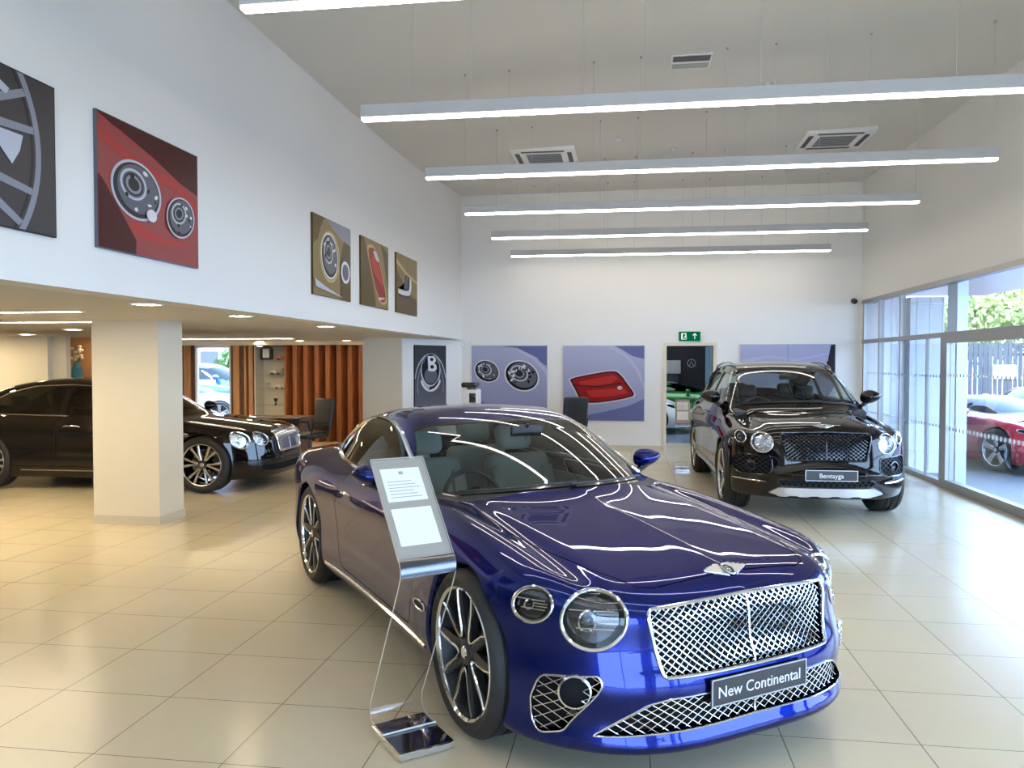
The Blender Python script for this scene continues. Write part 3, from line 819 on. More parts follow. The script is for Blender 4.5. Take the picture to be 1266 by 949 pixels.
# ---------------------------------------------------------------- the cars
def suv_shape():
    o = car_shape(
        hood=[(2.6,.86),(2.42,.94),(2.3,.995),(2.1,1.045),(1.8,1.088),(1.5,1.122),(1.2,1.155),(1.0,1.17),(.5,1.17),(0,1.165),(-1,1.17),(-2,1.16),(-2.4,1.12),(-2.7,1.05)],
        lat=[(0,0),(.2,-.004),(.4,-.018),(.52,-.036),(.59,-.058),(.65,-.088),(.71,-.104),(.78,-.104),(.85,-.120),(.92,-.16),(1.02,-.27)],
        latr=[(0,0),(.5,-.015),(.8,-.04),(.9,-.08),(1.0,-.18)],
        W=[(2.5,.90),(2.1,.965),(1.8,.99),(1.5,.998),(1.1,.985),(.6,.972),(0,.97),(-.8,.975),(-1.3,.995),(-1.6,.998),(-2.1,.965),(-2.7,.87)],
        sec=[(.15,-.10),(.25,-.05),(.38,-.012),(.52,-.004),(.65,-.014),(.8,-.006),(.92,0),(1.02,-.012),(1.12,-.035),(1.25,-.1)],
        nose=[(.15,2.26),(.25,2.35),(.38,2.40),(.5,2.41),(.62,2.40),(.75,2.385),(.9,2.355),(1.0,2.315),(1.1,2.24)], nosea=.56, nosep=3.7,
        tail=[(.2,-2.52),(.4,-2.60),(.7,-2.63),(1.1,-2.60),(1.3,-2.5)], taila=.4, tailp=3.6,
        roof=[(2.2,.70),(1.8,.90),(1.5,1.06),(1.3,1.17),(1.1,1.285),(.85,1.42),(.6,1.545),(.4,1.625),(.1,1.682),(-.3,1.708),(-.8,1.706),(-1.4,1.675),(-1.9,1.61),(-2.2,1.50),(-2.45,1.25),(-2.65,1.0)],
        belt=[(1.9,.72),(1.3,.79),(1.0,.825),(.6,.868),(.2,.885),(-.5,.888),(-1.2,.875),(-1.8,.83),(-2.3,.76),(-2.7,.68)],
        top=[(1.9,.50),(1.0,.58),(.6,.625),(.2,.655),(-.5,.665),(-1.2,.655),(-1.8,.62),(-2.3,.57),(-2.7,.5)],
        zc=-.4, wsh=.21, crown=.035, bottom=.24, tr=.13, fr=.09, jr=.04)
    o.zb, o.zt = 1.15, 1.64
    return o
def saloon_shape():
    o = car_shape(
        hood=[(2.7,.62),(2.4,.735),(2.25,.79),(2.05,.845),(1.75,.895),(1.45,.932),(1.15,.962),(.9,.98),(.5,.99),(0,.995),(-.8,1.01),(-1.5,1.045),(-2.1,1.06),(-2.5,1.035),(-2.8,.99),(-3.1,.9)],
        lat=[(0,0),(.2,-.004),(.4,-.016),(.52,-.030),(.6,-.042),(.67,-.045),(.74,-.043),(.81,-.056),(.88,-.09),(.95,-.14),(1.05,-.25)],
        latr=[(0,0),(.3,-.01),(.6,-.03),(.75,-.045),(.85,-.07),(.95,-.13),(1.05,-.24)],
        W=[(2.5,.89),(2.1,.94),(1.8,.962),(1.53,.968),(1.2,.955),(.7,.943),(0,.94),(-.8,.945),(-1.3,.972),(-1.6,.976),(-2.1,.945),(-2.6,.90),(-3.0,.84)],
        sec=[(.1,-.10),(.2,-.045),(.3,-.012),(.42,-.004),(.55,-.010),(.7,-.004),(.8,0),(.9,-.01),(1.0,-.03),(1.2,-.1)],
        nose=[(.1,2.2),(.2,2.31),(.3,2.36),(.42,2.37),(.5,2.36),(.65,2.335),(.75,2.31),(.85,2.24)], nosea=.55, nosep=3.4,
        tail=[(.1,-2.75),(.3,-2.86),(.5,-2.90),(.75,-2.90),(.95,-2.86),(1.05,-2.8)], taila=.45, tailp=3.6,
        roof=[(2.0,.55),(1.6,.73),(1.3,.87),(1.08,.985),(.8,1.14),(.55,1.27),(.3,1.375),(.05,1.44),(-.3,1.482),(-.7,1.488),(-1.1,1.462),(-1.5,1.395),(-1.85,1.285),(-2.15,1.16),(-2.45,1.02),(-2.75,.87)],
        belt=[(1.6,.76),(1.0,.82),(.6,.84),(.2,.85),(-.5,.85),(-1.1,.835),(-1.6,.79),(-2.1,.71),(-2.6,.6)],
        top=[(1.6,.54),(1.0,.58),(.6,.605),(.2,.625),(-.5,.63),(-1.1,.615),(-1.6,.57),(-2.1,.5),(-2.6,.42)],
        zc=-.5, wsh=.25, crown=.035, bottom=.165, tr=.13, fr=.09, jr=.045)
    o.zb, o.zt = .97, 1.45
    return o

def blue_coupe():
    s = gt_shape()
    c = Car('grand_tourer', 'metallic blue two-door coupe with mesh grille and round headlamps, parked in the foreground', s, .019, ((-2.65, -1.06, .08), (2.45, 1.06, 1.47)), M['blue'], (-.805, 5.232, -.948))
    c.later = []
    hubs = [(x, q, .376) for x in (1.425, -1.425) for q in (1, -1)]
    c.arches(hubs, .408)
    dlo = smooth_closed([(.44,.985),(.30,1.055),(.149,1.133),(-.0,1.202),(-.18,1.262),(-.45,1.303),(-.80,1.303),(-1.10,1.255),(-1.32,1.165),(-1.42,1.07),(-1.36,1.012),(-1.0,.985),(-.55,.978),(.1,.972),(.38,.968)], 5)
    common_glass(c, (.10, .955, .085), [dlo], (-1.95, -1.0), inner_z=.97, gm_side=M['darkglass'])
    # door shut lines, bonnet
    dp = round_poly([(.74,.30),(.80,.62),(.74,.93),(-.66,.945),(-.74,.70),(-.60,.30)], .08)
    for sd in (1, -1):
        p = poly_sd(dp); c.part('door', c.gap(lambda P: np.maximum(p(P[:, 0], P[:, 2]), .5-sd*P[:, 1])), c.paint)
    bp = [(2.135,-.40),(2.10,-.47),(1.9,-.55),(1.5,-.635),(1.1,-.685),(.72,-.715),(.72,-.68)]+[(.79+.12*(1-(y/.68)**2), y) for y in np.linspace(-.66, .66, 9)]+[(.72,.68),(.72,.715),(1.1,.685),(1.5,.635),(1.9,.55),(2.10,.47),(2.135,.40)]
    bp = [(x, y) for x, y in bp]
    p2 = poly_sd(bp); c.part('bonnet', c.gap(lambda P: np.maximum(p2(P[:, 0], P[:, 1]), .7-P[:, 2]), .003), c.paint)
    # cowl under the screen
    def gcowl(P): 
        q = s.xp(P[:, 0], np.abs(P[:, 1])); return np.maximum(np.maximum(.955-q, q-1.03), np.maximum(np.abs(P[:, 1])-.74, .9-P[:, 2]))
    c.part('cowl_panel', c.cut(gcowl), M['plastic'], None)
    # front openings
    G = [(-.474,.720),(-.25,.733),(0,.738),(.25,.733),(.474,.720),(.484,.69),(.447,.478),(.436,.464),(0,.461),(-.436,.464),(-.447,.478),(-.484,.69)]
    c.grille(round_poly(G, .02, 3), M['chrome'], M['chrome'], .0365, .80, inset=.012, br=.0026, fr=.008)
    L = [(-.695,.234),(-.60,.305),(-.51,.366),(-.43,.384),(-.2,.390),(0,.391),(.2,.390),(.43,.384),(.51,.366),(.60,.305),(.695,.234),(.5,.248),(0,.258),(-.5,.248)]
    c.grille(round_poly(L, .01, 2), M['chrome'], M['chrome'], 0.050, .62, inset=.010, br=.0024, fr=.004, name='lower_grille', centre=True)
    I = [(-.826,.447),(-.668,.470),(-.660,.437),(-.681,.397),(-.773,.237),(-.837,.214),(-.849,.246),(-.855,.352),(-.842,.416)]
    for q in (I, mirror_poly(I)):
        q = round_poly(q, .015, 3)
        c.grille(q, M['chrome'], M['chrome'], 0.052, .80, inset=.006, br=.0024, fr=.004, centre=False, name='side_intake')
    B = [(-.561,.685),(-.580,.628),(-.621,.584),(-.673,.564),(-.720,.574),(-.752,.611),(-.763,.668),(-.745,.727),(-.697,.767),(-.628,.778),(-.580,.767),(-.562,.736)]
    S = [(-.781,.725),(-.792,.690),(-.812,.660),(-.837,.644),(-.861,.646),(-.878,.666),(-.882,.698),(-.871,.734),(-.847,.762),(-.818,.776),(-.794,.773),(-.782,.755)]
    for q in (B, mirror_poly(B)): c.lamp(smooth_closed(q, 4), 'gt', .009, bowl=M['lampbowl'])
    for q in (S, mirror_poly(S)): c.lamp(smooth_closed(q, 3), 'gt', .008, depth=.04)
    tl = ell(-.68, .80, .115, .062, 36)
    for q in (tl, mirror_poly(tl)): c.lamp(q, 'red', .007, rear=True, name='tail_lamp')
    c.emit()
    for fn in c.later: fn()
    c.arch_liners(hubs, .408)
    for x, q, z in hubs: make_wheel(c.root, x, q, .945 if x > 0 else .955, .376, .297, .275, 'gt', turn=.35)
    # fog lamp in the side intake, both sides
    for q in (1, -1):
        cy, cz = q*.741, .402; x = float(hit_x(c.f, [cy], [cz])[0])
        ax = Vector((.82, q*.55, 0)).normalized(); Mx = Matrix.Translation((x-.005, cy, cz)) @ Vector((1, 0, 0)).rotation_difference(ax).to_matrix().to_4x4()
        o = MB(); o.lathe([(.066, -.05), (.068, .012), (.060, .016), (.058, -.01)], 32, 'x', 0, Mx); o.lathe([(0, .010), (.02, .009), (.045, .004), (.059, -.004)], 32, 'x', 1, Mx)
        o.build('fog_lamp', [M['chrome'], M['void']], c.root)
    c.plate('New Continental', .388, .065)
    # small letters on the lower grille
    c.badge(2.135, .0, .215)
    for sd in (1, -1):
        c.trimline('window_surround', dlo, sd, .015, M['chrome'], True, .002)
        c.trimline('sill_trim', [(x, .255) for x in np.linspace(-.97, .96, 16)], sd, .012, M['chrome'], out=.002)
        c.mirror(.215, sd*1.0, 1.04, sd, (.085, .10, .065))
        # handle: bar standing off the door
        hp = c.onside([(-.64,.812),(-.58,.818),(-.48,.822),(-.42,.818)], sd, .016); hp[0] = c.onside([(-.64,.812)], sd, -.004)[0]; hp[-1] = c.onside([(-.42,.818)], sd, -.004)[0]
        MB().tube(hp, [.006, .010, .010, .006], 8).build('door_handle', M['chrome'], c.root)
        ve = c.onside(ell(.915, .46, .085, .022, 20), sd, .004); v = MB(); v.tube(ve, .006, 6, True)
        n_ = len(ve); v.add([tuple(p) for p in ve], [tuple(range(n_))], 1); v.build('wing_vent', [M['chrome'], M['void']], c.root)
    # wipers along the foot of the screen
    for y0, y1 in ((-.62, .0), (-.05, .60)):
        ys = np.linspace(y0, y1, 12); pts = []
        for i, y in enumerate(ys):
            q = (y/.7)**2; x = .93-s_wsh(s, y, .93); x -= .05*math.sin(PI*i/11)*0+.02*i/11
            pts.append((x, y))
        P = c.ontop(pts, .014); MB().tube(P, .006, 6).build('wiper', M['plastic'], c.root)
    interior(c, .62, .93, [(-.35,-.36,M['leather_pale']),(-.35,.36,M['leather_pale']),(-1.0,-.33,M['leather_pale']),(-1.0,.33,M['leather_pale'])], (.30, -.36, .86), wd=.72)
    MB().rbox(.30, .33, -.11, .11, 1.235, 1.30, .012).tube([(.31, 0, 1.27), (.34, 0, 1.31)], .01, 6).build('rear_view_mirror', M['plastic'], c.root)
    return c
def s_wsh(s, y, xv):
    """how far forward of a point the screen curve lies at offset y"""
    a = 0.0
    for _ in range(20): a = float(s.xp(np.array([xv-a]), np.array([abs(y)]))[0])-(xv-a)
    return a

def black_suv():
    s = suv_shape()
    c = Car('luxury_suv', 'tall black luxury SUV with round headlamps and silver skid plate, facing forward beside the glazing', s, .024, ((-2.75, -1.08, .14), (2.52, 1.08, 1.78)), M['black'], (2.042, 11.128, -1.548))
    c.later = []; R = .392
    hubs = [(x, q, R) for x in (1.4975, -1.4975) for q in (1, -1)]
    c.arches(hubs, .432)
    fr = round_poly([(.93,1.20),(.36,1.525),(-.10,1.568),(-.14,1.19)], .04); rr = round_poly([(-.20,1.19),(-.19,1.57),(-.85,1.562),(-1.10,1.50),(-1.14,1.195)], .04); qr = round_poly([(-1.21,1.20),(-1.18,1.482),(-1.62,1.36),(-1.75,1.235)], .05)
    common_glass(c, (.47, 1.235, .06), [fr, rr, qr], (-2.42, -2.12), inner_z=1.17)
    for sd in (1, -1):
        for dp in (round_poly([(.86,.42),(.90,.8),(.86,1.16),(-.14,1.175),(-.16,.42)], .06), round_poly([(-.20,.42),(-.19,1.175),(-1.13,1.18),(-1.14,.95),(-.98,.42)], .08)):
            p = poly_sd(dp); c.part('door', c.gap(lambda P: np.maximum(p(P[:, 0], P[:, 2]), .5-sd*P[:, 1])), c.paint)
    bp = [(2.26,-.42),(2.2,-.50),(1.8,-.60),(1.3,-.68),(.98,-.72)]+[(1.03+.14*(1-(y/.7)**2), y) for y in np.linspace(-.66, .66, 9)]+[(.98,.72),(1.3,.68),(1.8,.60),(2.2,.50),(2.26,.42)]
    p2 = poly_sd(bp); c.part('bonnet', c.gap(lambda P: np.maximum(p2(P[:, 0], P[:, 1]), .9-P[:, 2]), .004), c.paint)
    G = round_poly([(-.445,.945),(0,.957),(.445,.945),(.46,.90),(.405,.672),(.39,.66),(-.39,.66),(-.405,.672),(-.46,.90)], .03, 3)
    c.grille(G, M['gloss_black'], M['gloss_black'], .05, .8, inset=.012, br=.0036, fr=.012)
    I = [(-.55,.685),(-.86,.70),(-.90,.66),(-.905,.52),(-.84,.485),(-.60,.50),(-.545,.55)]
    for q in (I, mirror_poly(I)): c.grille(round_poly(q, .03, 3), M['plastic'], M['gloss_black'], .06, .8, inset=.006, br=.0035, fr=.006, centre=False, name='side_intake')
    Lw = [(-.46,.455),(.46,.455),(.50,.425),(.44,.385),(-.44,.385),(-.50,.425)]
    c.grille(round_poly(Lw, .02, 3), M['plastic'], M['gloss_black'], .06, .8, inset=.008, br=.0035, fr=.005, centre=False, name='lower_grille')
    B = ell(-.637, .834, .100, .102, 28); S = ell(-.831, .878, .048, .062, 24)
    for q in (B, mirror_poly(B)): c.lamp(q, 'jewel', .009, bowl=M['lampbright'])
    for q in (S, mirror_poly(S)): c.lamp(q, 'jewel', .007, depth=.04, bowl=M['lampbowl'])
    tl = ell(-.70, .95, .12, .07, 24)
    for q in (tl, mirror_poly(tl)): c.lamp(q, 'red', .007, rear=True, name='tail_lamp')
    c.emit()
    for fn in c.later: fn()
    c.arch_liners(hubs, .432)
    for x, q, z in hubs: make_wheel(c.root, x, q, .965, R, .290, .285, 'five', turn=.2, steer=0)
    for q in (1, -1):
        cy, cz = q*.735, .59; x = float(hit_x(c.f, [cy], [cz])[0])
        Mx = Matrix.Translation((x-.01, cy, cz)) @ Vector((1, 0, 0)).rotation_difference(Vector((.85, q*.5, 0)).normalized()).to_matrix().to_4x4()
        o = MB(); o.lathe([(.052, -.05), (.054, .012), (.046, .014), (.044, -.01)], 28, 'x', 0, Mx); o.lathe([(0, -.012), (.045, -.006)], 28, 'x', 1, Mx); o.build('fog_lamp', [M['dark_chrome'], M['gloss_black']], c.root)
    c.plate('Bentayga', .527, .068)
    c.badge(2.245, 0, .21)
    # skid plate: a silver lip under the bumper with notches on its lower edge
    ys = np.linspace(-.58, .58, 34); sk = MB(); V = []; F = []
    for i, y in enumerate(ys):
        k = min(1, (0.58-abs(y))/.10); x = float(hit_x(c.f, [y], [.34])[0]); zt = .385-.06*(1-k); zb = .285+.02*(1-k)-.010*(1 if (i//3) % 2 else 0)*k
        V += [(x+.006, y, zt), (x+.030, y, zt-.015), (x+.022, y, zb), (x-.06, y, zb-.015), (x-.06, y, zt)]
    for i in range(len(ys)-1):
        for j in range(5): F.append((i*5+j, i*5+(j+1) % 5, i*5+5+(j+1) % 5, i*5+5+j))
    F += [tuple(range(5)), tuple(range(len(V)-5, len(V)))[::-1]]
    fixnormals(sk.add(V, F).build('skid_plate', M['satin'], c.root, sharp=30))
    for q in (1, -1):
        st = MB().tube(c.onfront([(q*y, .425+.02*0) for y in np.linspace(.60, .90, 8)], .006), .010, 6); st.build('bumper_strip', M['chrome'], c.root)
    for sd in (1, -1):
        c.mirror(.60, sd*.985, 1.265, sd, (.10, .125, .085))
        P = [(.45, 1.555), (.3, 1.62)]
        xs = np.linspace(.30, -1.75, 14); ys_ = np.full(14, sd*.60); zz = hit_z(c.f, xs, ys_)
        pts = [(x, y, z+.035*min(1, min(i, 13-i)/1.0)) for i, (x, y, z) in enumerate(zip(xs, ys_, zz))]
        MB().tube(pts, .016, 8).build('roof_rail', M['gloss_black'], c.root)
        for hx in (-.02, -1.0):
            hp = c.onside([(hx-.11,1.03),(hx-.07,1.035),(hx+.07,1.035),(hx+.11,1.03)], sd, .02); hp[0] = c.onside([(hx-.11,1.03)], sd, -.004)[0]; hp[3] = c.onside([(hx+.11,1.03)], sd, -.004)[0]
            MB().tube(hp, [.006,.011,.011,.006], 8).build('door_handle', M['gloss_black'], c.root)
        c.trimline('window_surround', fr, sd, .008, M['gloss_black'], True); c.trimline('window_surround', rr, sd, .008, M['gloss_black'], True)
        c.trimline('sill_trim', [(x, .36) for x in np.linspace(-1.0, 1.0, 12)], sd, .018, M['satin'], out=.002)
    for y0, y1 in ((-.66, -.02), (-.02, .62)):
        pts = [(1.215-s_wsh(s, y, 1.215), y) for y in np.linspace(y0, y1, 12)]
        MB().tube(c.ontop(pts, .012), .007, 6).build('wiper', M['plastic'], c.root)
    interior(c, .90, 1.13, [(-.10,-.38,M['leather_dark']),(-.10,.38,M['leather_dark']),(-1.0,-.36,M['leather_dark']),(-1.0,.36,M['leather_dark'])], (.58, -.38, 1.08), wd=.76, floor=.45, xr=-1.8)
    MB().rbox(.55, .58, -.12, .12, 1.475, 1.54, .012).build('rear_view_mirror', M['plastic'], c.root)
    return c

def black_saloon():
    s = saloon_shape()
    c = Car('luxury_saloon', 'long black four-door saloon with twin round headlamps, parked behind the square column', s, .026, ((-3.05, -1.05, .08), (2.5, 1.05, 1.56)), M['brown_black'], (-6.966, 10.473, .016))
    c.later = []; R = .372
    hubs = [(x, q, R) for x in (1.5325, -1.5325) for q in (1, -1)]
    c.arches(hubs, .405)
    fr = round_poly([(.74,1.0),(.30,1.235),(-.02,1.345),(-.42,1.372),(-.46,1.005)], .04); rr = round_poly([(-.52,1.005),(-.50,1.374),(-1.0,1.352),(-1.35,1.262),(-1.62,1.13),(-1.70,1.04),(-1.62,1.015)], .05)
    common_glass(c, (.18, 1.05, .055), [fr, rr], (-2.35, -1.5), inner_z=.99, gm_side=M['darkglass'])
    for sd in (1, -1):
        for dp in (round_poly([(.86,.32),(.92,.65),(.86,.96),(-.46,.985),(-.48,.32)], .06), round_poly([(-.51,.32),(-.50,.985),(-1.62,1.0),(-1.50,.75),(-1.12,.32)], .08)):
            p = poly_sd(dp); c.part('door', c.gap(lambda P: np.maximum(p(P[:, 0], P[:, 2]), .5-sd*P[:, 1])), c.paint)
    G = round_poly([(-.365,.775),(0,.785),(.365,.775),(.375,.74),(.345,.525),(.33,.512),(-.33,.512),(-.345,.525),(-.375,.74)], .03, 3)
    c.grille(G, M['chrome'], M['chrome'], .034, .9, inset=.008, br=.0085, fr=.016)
    Lw = round_poly([(-.62,.36),(.62,.36),(.66,.31),(.6,.26),(-.6,.26),(-.66,.31)], .02, 3)
    c.grille(Lw, M['plastic'], M['gloss_black'], .05, .8, inset=.008, br=.004, fr=.005, centre=False, name='lower_grille')
    B = ell(-.615, .690, .088, .090, 28); S = ell(-.815, .685, .072, .108, 28)
    for q in (B, mirror_poly(B)): c.lamp(q, 'jewel', .009, bowl=M['lampbright'])
    for q in (S, mirror_poly(S)): c.lamp(q, 'jewel', .009, bowl=M['lampbright'])
    tl = ell(-.68, .85, .16, .07, 24)
    for q in (tl, mirror_poly(tl)): c.lamp(q, 'red', .007, rear=True, name='tail_lamp')
    c.emit()
    for fn in c.later: fn()
    c.arch_liners(hubs, .405)
    for x, q, z in hubs: make_wheel(c.root, x, q, .935, R, .272, .265, 'twin', turn=.1)
    c.badge(2.22, 0, .17)
    dl = round_poly([(.80,.99),(.30,1.255),(-.02,1.362),(-.45,1.392),(-1.0,1.370),(-1.36,1.280),(-1.66,1.135),(-1.75,1.035),(-1.65,.998),(-.5,.985)], .05)
    for sd in (1, -1):
        c.trimline('window_surround', dl, sd, .009, M['chrome'], True)
        c.mirror(.62, sd*.985, 1.04, sd, (.09, .11, .07))
        for hx in (-.28, -1.42):
            hp = c.onside([(hx-.12,.845),(hx-.08,.85),(hx+.08,.85),(hx+.12,.845)], sd, .018); hp[0] = c.onside([(hx-.12,.845)], sd, -.004)[0]; hp[3] = c.onside([(hx+.12,.845)], sd, -.004)[0]
            MB().tube(hp, [.006,.010,.010,.006], 8).build('door_handle', M['chrome'], c.root)
        c.trimline('sill_trim', [(x, .27) for x in np.linspace(-1.0, 1.0, 12)], sd, .008, M['chrome'], out=.002)
    interior(c, .70, .95, [(-.30,-.37,M['leather_tan']),(-.30,.37,M['leather_tan']),(-1.25,-.36,M['leather_tan']),(-1.25,.36,M['leather_tan'])], (.38, -.37, .90), wd=.72, xr=-1.7)
    return c

def sports_car(name, label, pose, paint, z0=0, h=.032, louvres=False, roofpaint=None, style='five', scale=1):
    """low mid-engined two-seater: wedge nose, small cabin"""
    s = car_shape(
        hood=[(2.5,.48),(2.2,.60),(1.9,.69),(1.6,.755),(1.3,.80),(1.0,.845),(.6,.87),(0,.88),(-.6,.92),(-1.2,.97),(-1.8,.97),(-2.3,.90)],
        lat=[(0,-.05),(.3,-.045),(.5,-.03),(.65,.0),(.75,.015),(.85,-.01),(.95,-.09),(1.05,-.2)], latr=[(0,0),(.5,-.01),(.75,-.02),(.9,-.07),(1.05,-.22)],
        W=[(2.3,.88),(1.9,.95),(1.4,.97),(.8,.94),(0,.93),(-.6,.955),(-1.3,.99),(-1.9,.96),(-2.3,.9)], sec=[(.1,-.08),(.25,-.02),(.45,0),(.6,-.03),(.75,0),(.9,-.02),(1.1,-.1)],
        nose=[(.1,2.22),(.3,2.26),(.45,2.2),(.6,2.05),(.8,1.8)], nosea=.5, nosep=3, tail=[(.1,-2.1),(.4,-2.22),(.8,-2.25),(1.0,-2.2)], taila=.3, tailp=4,
        roof=[(1.9,.50),(1.4,.74),(1.1,.88),(.8,.995),(.5,1.09),(.2,1.15),(-.1,1.165),(-.4,1.15),(-.8,1.09),(-1.2,1.01),(-1.7,.92),(-2.1,.82)],
        belt=[(1.4,.68),(.8,.74),(.2,.78),(-.4,.76),(-1,.66),(-1.8,.5)], top=[(1.4,.45),(.8,.52),(.2,.56),(-.4,.55),(-1,.5),(-1.8,.4)], zc=-.2, wsh=.3, crown=.03, bottom=.14, tr=.11, fr=.08, jr=.05)
    s.zb, s.zt = .86, 1.15
    c = Car(name, label, s, h, ((-2.4, -1.08, .06), (2.4, 1.08, 1.25)), paint, pose, z0); c.later = []
    hubs = [(x, q, .345) for x in (1.30, -1.30) for q in (1, -1)]; c.arches(hubs, .375)
    fr = round_poly([(.78,.90),(.30,1.06),(-.20,1.085),(-.55,1.03),(-.75,.91)], .06)
    common_glass(c, (.26, 1.06, .06), [fr], (-1.25, -.55), inner_z=.9, gm_side=M['darkglass'], glassm=M['darkglass'])
    for sd in (1, -1):
        dp = round_poly([(.80,.30),(.82,.86),(-.55,.88),(-.62,.5),(-.45,.28)], .08); p = poly_sd(dp); c.part('door', c.gap(lambda P: np.maximum(p(P[:, 0], P[:, 2]), .5-sd*P[:, 1])), paint)
    hl = smooth_closed([(-.52,.60),(-.66,.665),(-.80,.695),(-.84,.66),(-.74,.60),(-.60,.565)], 4)
    for q in (hl, mirror_poly(hl)): c.lamp(q, 'gt', .006)
    I = round_poly([(-.42,.40),(-.82,.42),(-.80,.24),(-.50,.22)], .04)
    for q in (I, mirror_poly(I)): c.grille(q, M['plastic'], M['gloss_black'], .06, .8, inset=.006, br=.004, fr=.006, centre=False, name='side_intake')
    if louvres:
        for x0 in (1.55, 1.40, 1.25):
            for sgn in (1, -1):
                q = [(x0, sgn*.12), (x0-.05, sgn*.14), (x0-.05, sgn*.52), (x0, sgn*.50)]; p = poly_sd(q); c.part('bonnet_louvre', c.cut(lambda P: np.maximum(p(P[:, 0], P[:, 1]), .55-P[:, 2])), M['void'], None, -.012)
    tl = ell(-.66, .78, .14, .05, 20)
    for q in (tl, mirror_poly(tl)): c.lamp(q, 'red', .006, rear=True, name='tail_lamp')
    c.emit()
    for fn in c.later: fn()
    c.arch_liners(hubs, .375)
    for x, q, z in hubs: make_wheel(c.root, x, q, .945, .345, .255, .26, style, turn=.3)
    for sd in (1, -1): c.mirror(.62, sd*.98, .93, sd, (.08, .11, .06))
    interior(c, .62, .80, [(-.25,-.36,M['leather_dark']),(-.25,.36,M['leather_dark'])], (.30,-.36,.76), wd=.66, floor=.2, xr=-.7)
    return c

def parked_suv(name, label, pose, paint, z0):
    s = suv_shape(); c = Car(name, label, s, .05, ((-2.75, -1.1, .14), (2.55, 1.1, 1.8)), paint, pose, z0); c.later = []
    hubs = [(x, q, .392) for x in (1.4975, -1.4975) for q in (1, -1)]; c.arches(hubs, .432)
    fr = round_poly([(.93,1.20),(.36,1.525),(-.10,1.568),(-.14,1.19)], .04); rr = round_poly([(-.20,1.19),(-.19,1.57),(-1.10,1.52),(-1.75,1.30),(-1.75,1.235)], .05)
    common_glass(c, (.47, 1.235, .06), [fr, rr], (-2.42, -2.12), inner_z=1.17, glassm=M['darkglass'])
    for q in (ell(-.637, .834, .10, .10, 20), ell(.637, .834, .10, .10, 20)): c.lamp(q, 'jewel', .009, bowl=M['lampbright'])
    c.grille(round_poly([(-.42,.94),(.42,.94),(.40,.68),(-.40,.68)], .04, 3), M['plastic'], M['gloss_black'], .08, .8, centre=False)
    c.emit()
    for fn in c.later: fn()
    c.arch_liners(hubs, .432)
    for x, q, z in hubs: make_wheel(c.root, x, q, .965, .392, .29, .285, 'five')
    for sd in (1, -1): c.mirror(.60, sd*.985, 1.265, sd, (.10, .125, .085))
    return c
# ---------------------------------------------------------------- the room
XL, XR, YB, YF, ZS = -3.254, 4.316, 15.58, -4.5, 2.135
def S(name, mb, m, parent=None, smooth=False):
    o = mb.build(name, m, parent, smooth=smooth)
    if parent is None: o['kind'] = 'structure'
    return o
S('floor', MB().box(-14, XR+.12, YF, 17.0, -.12, 0), M['tile'])
S('wall_left', MB().box(XL-.22, XL, YF, YB+.1, ZS, 5.35), M['wall'])
# ceiling: a gently cambered sheet
cl = spl([(-5,4.66),(4,4.66),(8,4.665),(10.5,4.69),(12.7,4.77),(14.5,4.92),(15.8,4.99)])
xs = np.linspace(XL-.2, XR+.4, 12); ys = np.linspace(YF-.1, YB+.15, 40); V = []; F = []
def zceil(x, y):
    t = (x-XL)/(XR-XL); return float(cl(y))*(1-t)+5.03*t
for up in (0, .08):
    for x in xs:
        for y in ys: V.append((x, y, zceil(x, y)+up))
nx, ny = len(xs), len(ys)
for i in range(nx-1):
    for j in range(ny-1):
        a = i*ny+j; F.append((a, a+1, a+ny+1, a+ny)); b = nx*ny+a; F.append((b, b+ny, b+ny+1, b+1))
S('ceiling', MB().add(V, F), M['ceilmat'], smooth=True)
S('ceiling', MB().box(-14, XL-.22, YF, 17.0, ZS, ZS+.15), M['ceilmat'])
DX0, DX1, DZ = .76, 1.66, 2.02
S('wall_back', MB().box(XL-.22, DX0, YB, YB+.2, 0, 5.35).box(DX1, XR+.4, YB, YB+.2, 0, 5.35).box(DX0, DX1, YB, YB+.2, DZ, 5.35), M['wall'])
S('wall_right', MB().box(XR, XR+.3, YF, YB, 2.835, 5.35).box(XR, XR+.3, YB-.10, YB+.1, 0, 2.835).box(XR, XR+.3, YF, YF+.6, 0, 2.835), M['wall'])
S('wall_front', MB().box(-14, -1.5, YF-.2, YF, 0, 5.35).box(3.6, XR+.3, YF-.2, YF, 0, 5.35).box(-1.5, 3.6, YF-.2, YF, 2.7, 5.35), M['wall'])
w3 = S('window_3', MB().box(-1.5, 3.6, YF-.12, YF-.05, 0, .08).box(-1.5, 3.6, YF-.12, YF-.05, 2.62, 2.7).box(-1.5, -1.42, YF-.12, YF-.05, .08, 2.62).box(3.52, 3.6, YF-.12, YF-.05, .08, 2.62).box(1.0, 1.08, YF-.12, YF-.05, .08, 2.62), M['alu'])
S('pane', MB().box(-1.42, 3.52, YF-.09, YF-.08, .08, 2.62), M['pane'], w3)
S('wall_low_left', MB().box(-14, -13.8, YF, 17, 0, ZS), M['cream'])
